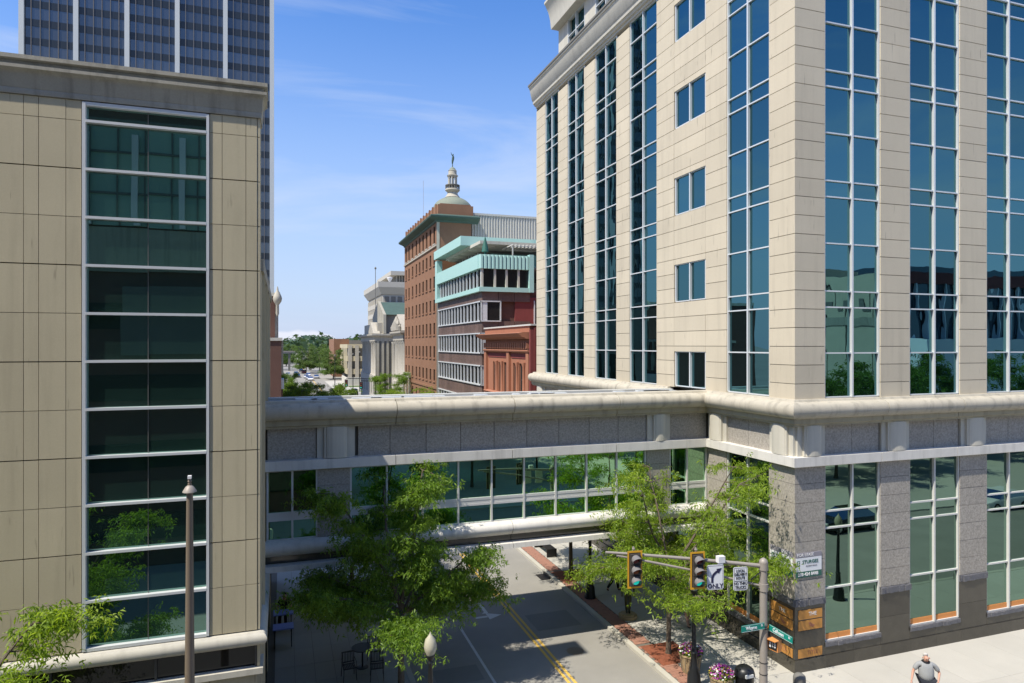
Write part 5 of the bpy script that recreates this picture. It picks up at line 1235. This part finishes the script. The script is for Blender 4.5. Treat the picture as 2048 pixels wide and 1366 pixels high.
# ================================================================ VEHICLES
carglass = glass('car_glass', (.4, .45, .5), (.01, .01, .012), .5, 0, 1); tyre = M('tyre_rubber', (.015, .015, .015), .85, .1); chrome = M('bright_rim', (.5, .5, .5), .3, .05, metal=.6); redl = M('tail_lamp_red', (.35, .01, .01), .3, .05)
PAINT = {n_: M(n_+'_car_paint', c_, .25, .02, 1, spec=.6) for n_, c_ in (('white', (.68, .68, .68)), ('black', (.012, .012, .014)), ('silver', (.36, .37, .38)), ('red', (.32, .02, .02)), ('blue_grey', (.06, .09, .13)))}
def car(col, suv=False):
    o = local(('suv' if suv else 'parked_car'), 'x', 'car'); h = 1.72 if suv else 1.42; L2 = 2.3; p = PAINT[col]
    sec = [(-2.3, .45, .62, .74), (-2.2, .3, .70, .84), (-1.5, .25, .86, .89), (-.6, .25, .93, .9), (.6, .25, .95, .9), (1.5, .25, .95, .89), (2.15, .3, .92, .84), (2.3, .45, .8, .76)]
    V = []; F_ = []
    for x, z0, z1, w_ in sec: V += [(x, -w_, z0), (x, w_, z0), (x, w_, z1-.12), (x, w_*.93, z1), (x, -w_*.93, z1), (x, -w_, z1-.12)]
    for k in range(len(sec)-1):
        for j in range(6): F_.append((6*k+j, 6*k+(j+1) % 6, 6*k+6+(j+1) % 6, 6*k+6+j))
    F_ += [tuple(range(5, -1, -1)), tuple(range(6*(len(sec)-1), 6*len(sec)))]
    MB().add(V, F_).build('body', p, o, True)
    gx = (-1.05, -.35, 1.1 if not suv else 1.9, 1.9 if not suv else 2.15)
    V = []
    for x, z, w_ in ((gx[0], .9, .84), (gx[1], h-.04, .66), (gx[2], h-.04, .66), (gx[3], .93, .82)): V += [(x, -w_, z), (x, w_, z)]
    MB().add(V, [(0, 1, 3, 2), (2, 3, 5, 4), (4, 5, 7, 6), (0, 2, 4, 6), (1, 7, 5, 3)]).build('windows', carglass, o)
    MB().box(gx[1]-.02, gx[2]+.02, -.66, .66, h-.05, h).build('roof', p, o)
    for x in (-1.42, 1.4):
        for y in (-.8, .8):
            w = MB().add(*(lambda n: ([(x+.33*math.cos(2*math.pi*i/n), y+s*.11, .33+.33*math.sin(2*math.pi*i/n)) for s in (-1, 1) for i in range(n)], [tuple(range(n)), tuple(range(2*n-1, n-1, -1))]+[(i, (i+1) % n, n+(i+1) % n, n+i) for i in range(n)]))(16)).build('wheel', tyre, o)
            s = 1 if y > 0 else -1; n = 10
            MB().add([(x+.2*math.cos(2*math.pi*i/n), y+s*.12, .33+.2*math.sin(2*math.pi*i/n)) for i in range(n)], [tuple(range(n))]).build('rim', chrome, w)
    for y in (-.62, .62):
        MB().box(-2.31, -2.2, y-.16, y+.16, .6, .7).build('headlight', white, o); MB().box(2.2, 2.31, y-.16, y+.16, .68, .82).build('tail_light', redl, o)
    return o
cars = {}
spec = [('black', False, (35, 5.2), 0, 'black parked car seen only mirrored in the storefront glass'), ('white', False, (50, 4.6), 0, 'white parked car seen only mirrored in the storefront glass'),
        ('blue_grey', True, (16.0, 163), -90, 'blue grey sport utility vehicle at the far crossing'), ('white', False, (9, 238), 90, 'white car nearest in the row at the far end of the street'),
        ('silver', False, (8.6, 246), 90, 'silver car, second in the far row'), ('white', False, (8.2, 255), 90, 'white car, third in the far row'), ('black', False, (5.4, 262), 90, 'black car on the left of the far row'),
        ('white', False, (9.4, 270), 90, 'white car behind the far row by the trees'), ('silver', False, (5.2, 285), 90, 'silver car beneath the railway bridge'), ('red', False, (8.6, 300), 90, 'red car at the vanishing point'),
        ('black', False, (8.0, 318), 90, 'black car in the shade of the railway bridge'), ('white', False, (2.0, 276), 90, 'white car at the left of the far lane'), ('silver', False, (11.6, 252), 90, 'silver car on the right of the far row')]
for col, suv, (x, y), rz, lb in spec:
    kx = (col, suv)
    if kx not in cars: cars[kx] = car(col, suv); o = place(cars[kx], (x, y, 0), R(rz)); o['label'] = lb
    else: o = copy_thing(cars[kx], (x, y, 0), R(rz), lb)
    o['group'] = 'parked and driving cars'
# far traffic signals over the next crossings
def far_signal(x, y, zt, arm_to, label):
    o = thing('far_traffic_signal', label, 'traffic signal', (x, y, 0), 'signals at the far crossings')
    MB().tube([(x, y, 0), (x, y, zt+.5)], .12, 8).build('pole', iron, o); MB().tube([(x, y, zt+.1), (arm_to, y, zt+.3)], .07, 6).build('arm', iron, o)
    xx = arm_to; MB().box(xx-.28, xx+.28, y-.1, y+.1, zt-1.2, zt+.1).build('housing', sigblk, o)
    for z, mt in ((zt-.2, redg), (zt-.55, ambg), (zt-.9, tealg)): MB().lathe([(.01, -.1), (.14, -.01), (.14, .01), (.01, .1)], (xx, y-.12, z), 8).build('lens', mt, o)
far_signal(16.2, 118, 5.6, 12.8, 'far signal on a pole in front of the pale courthouse plaza'); far_signal(15.6, 121, 5.9, 10.6, 'far signal at the end of the arm beside the round trees')
for i, (x, y, z) in enumerate(((17.0, 175, 9.5), (19.0, 178, 10), (22.4, 178, 9.6), (25.4, 180, 9.4), (12.6, 176, 9.2))):
    o = thing('plaza_lamp_pole', 'thin dark lamp pole on the pale plaza, '+('second from the left', 'third from the left', 'fourth from the left', 'rightmost, nearest the courthouse', 'leftmost, by the street')[i], 'lamp pole', (x, y, 0), 'thin poles on the plaza')
    MB().tube([(x, y, 0), (x, y, z)], [.13, .08], 6).build('post', iron, o); MB().lathe([(.08, z), (.25, z+.1), (.22, z+.35), (.05, z+.45)], (x, y, 0), 8).build('lamp_head', dkst, o)
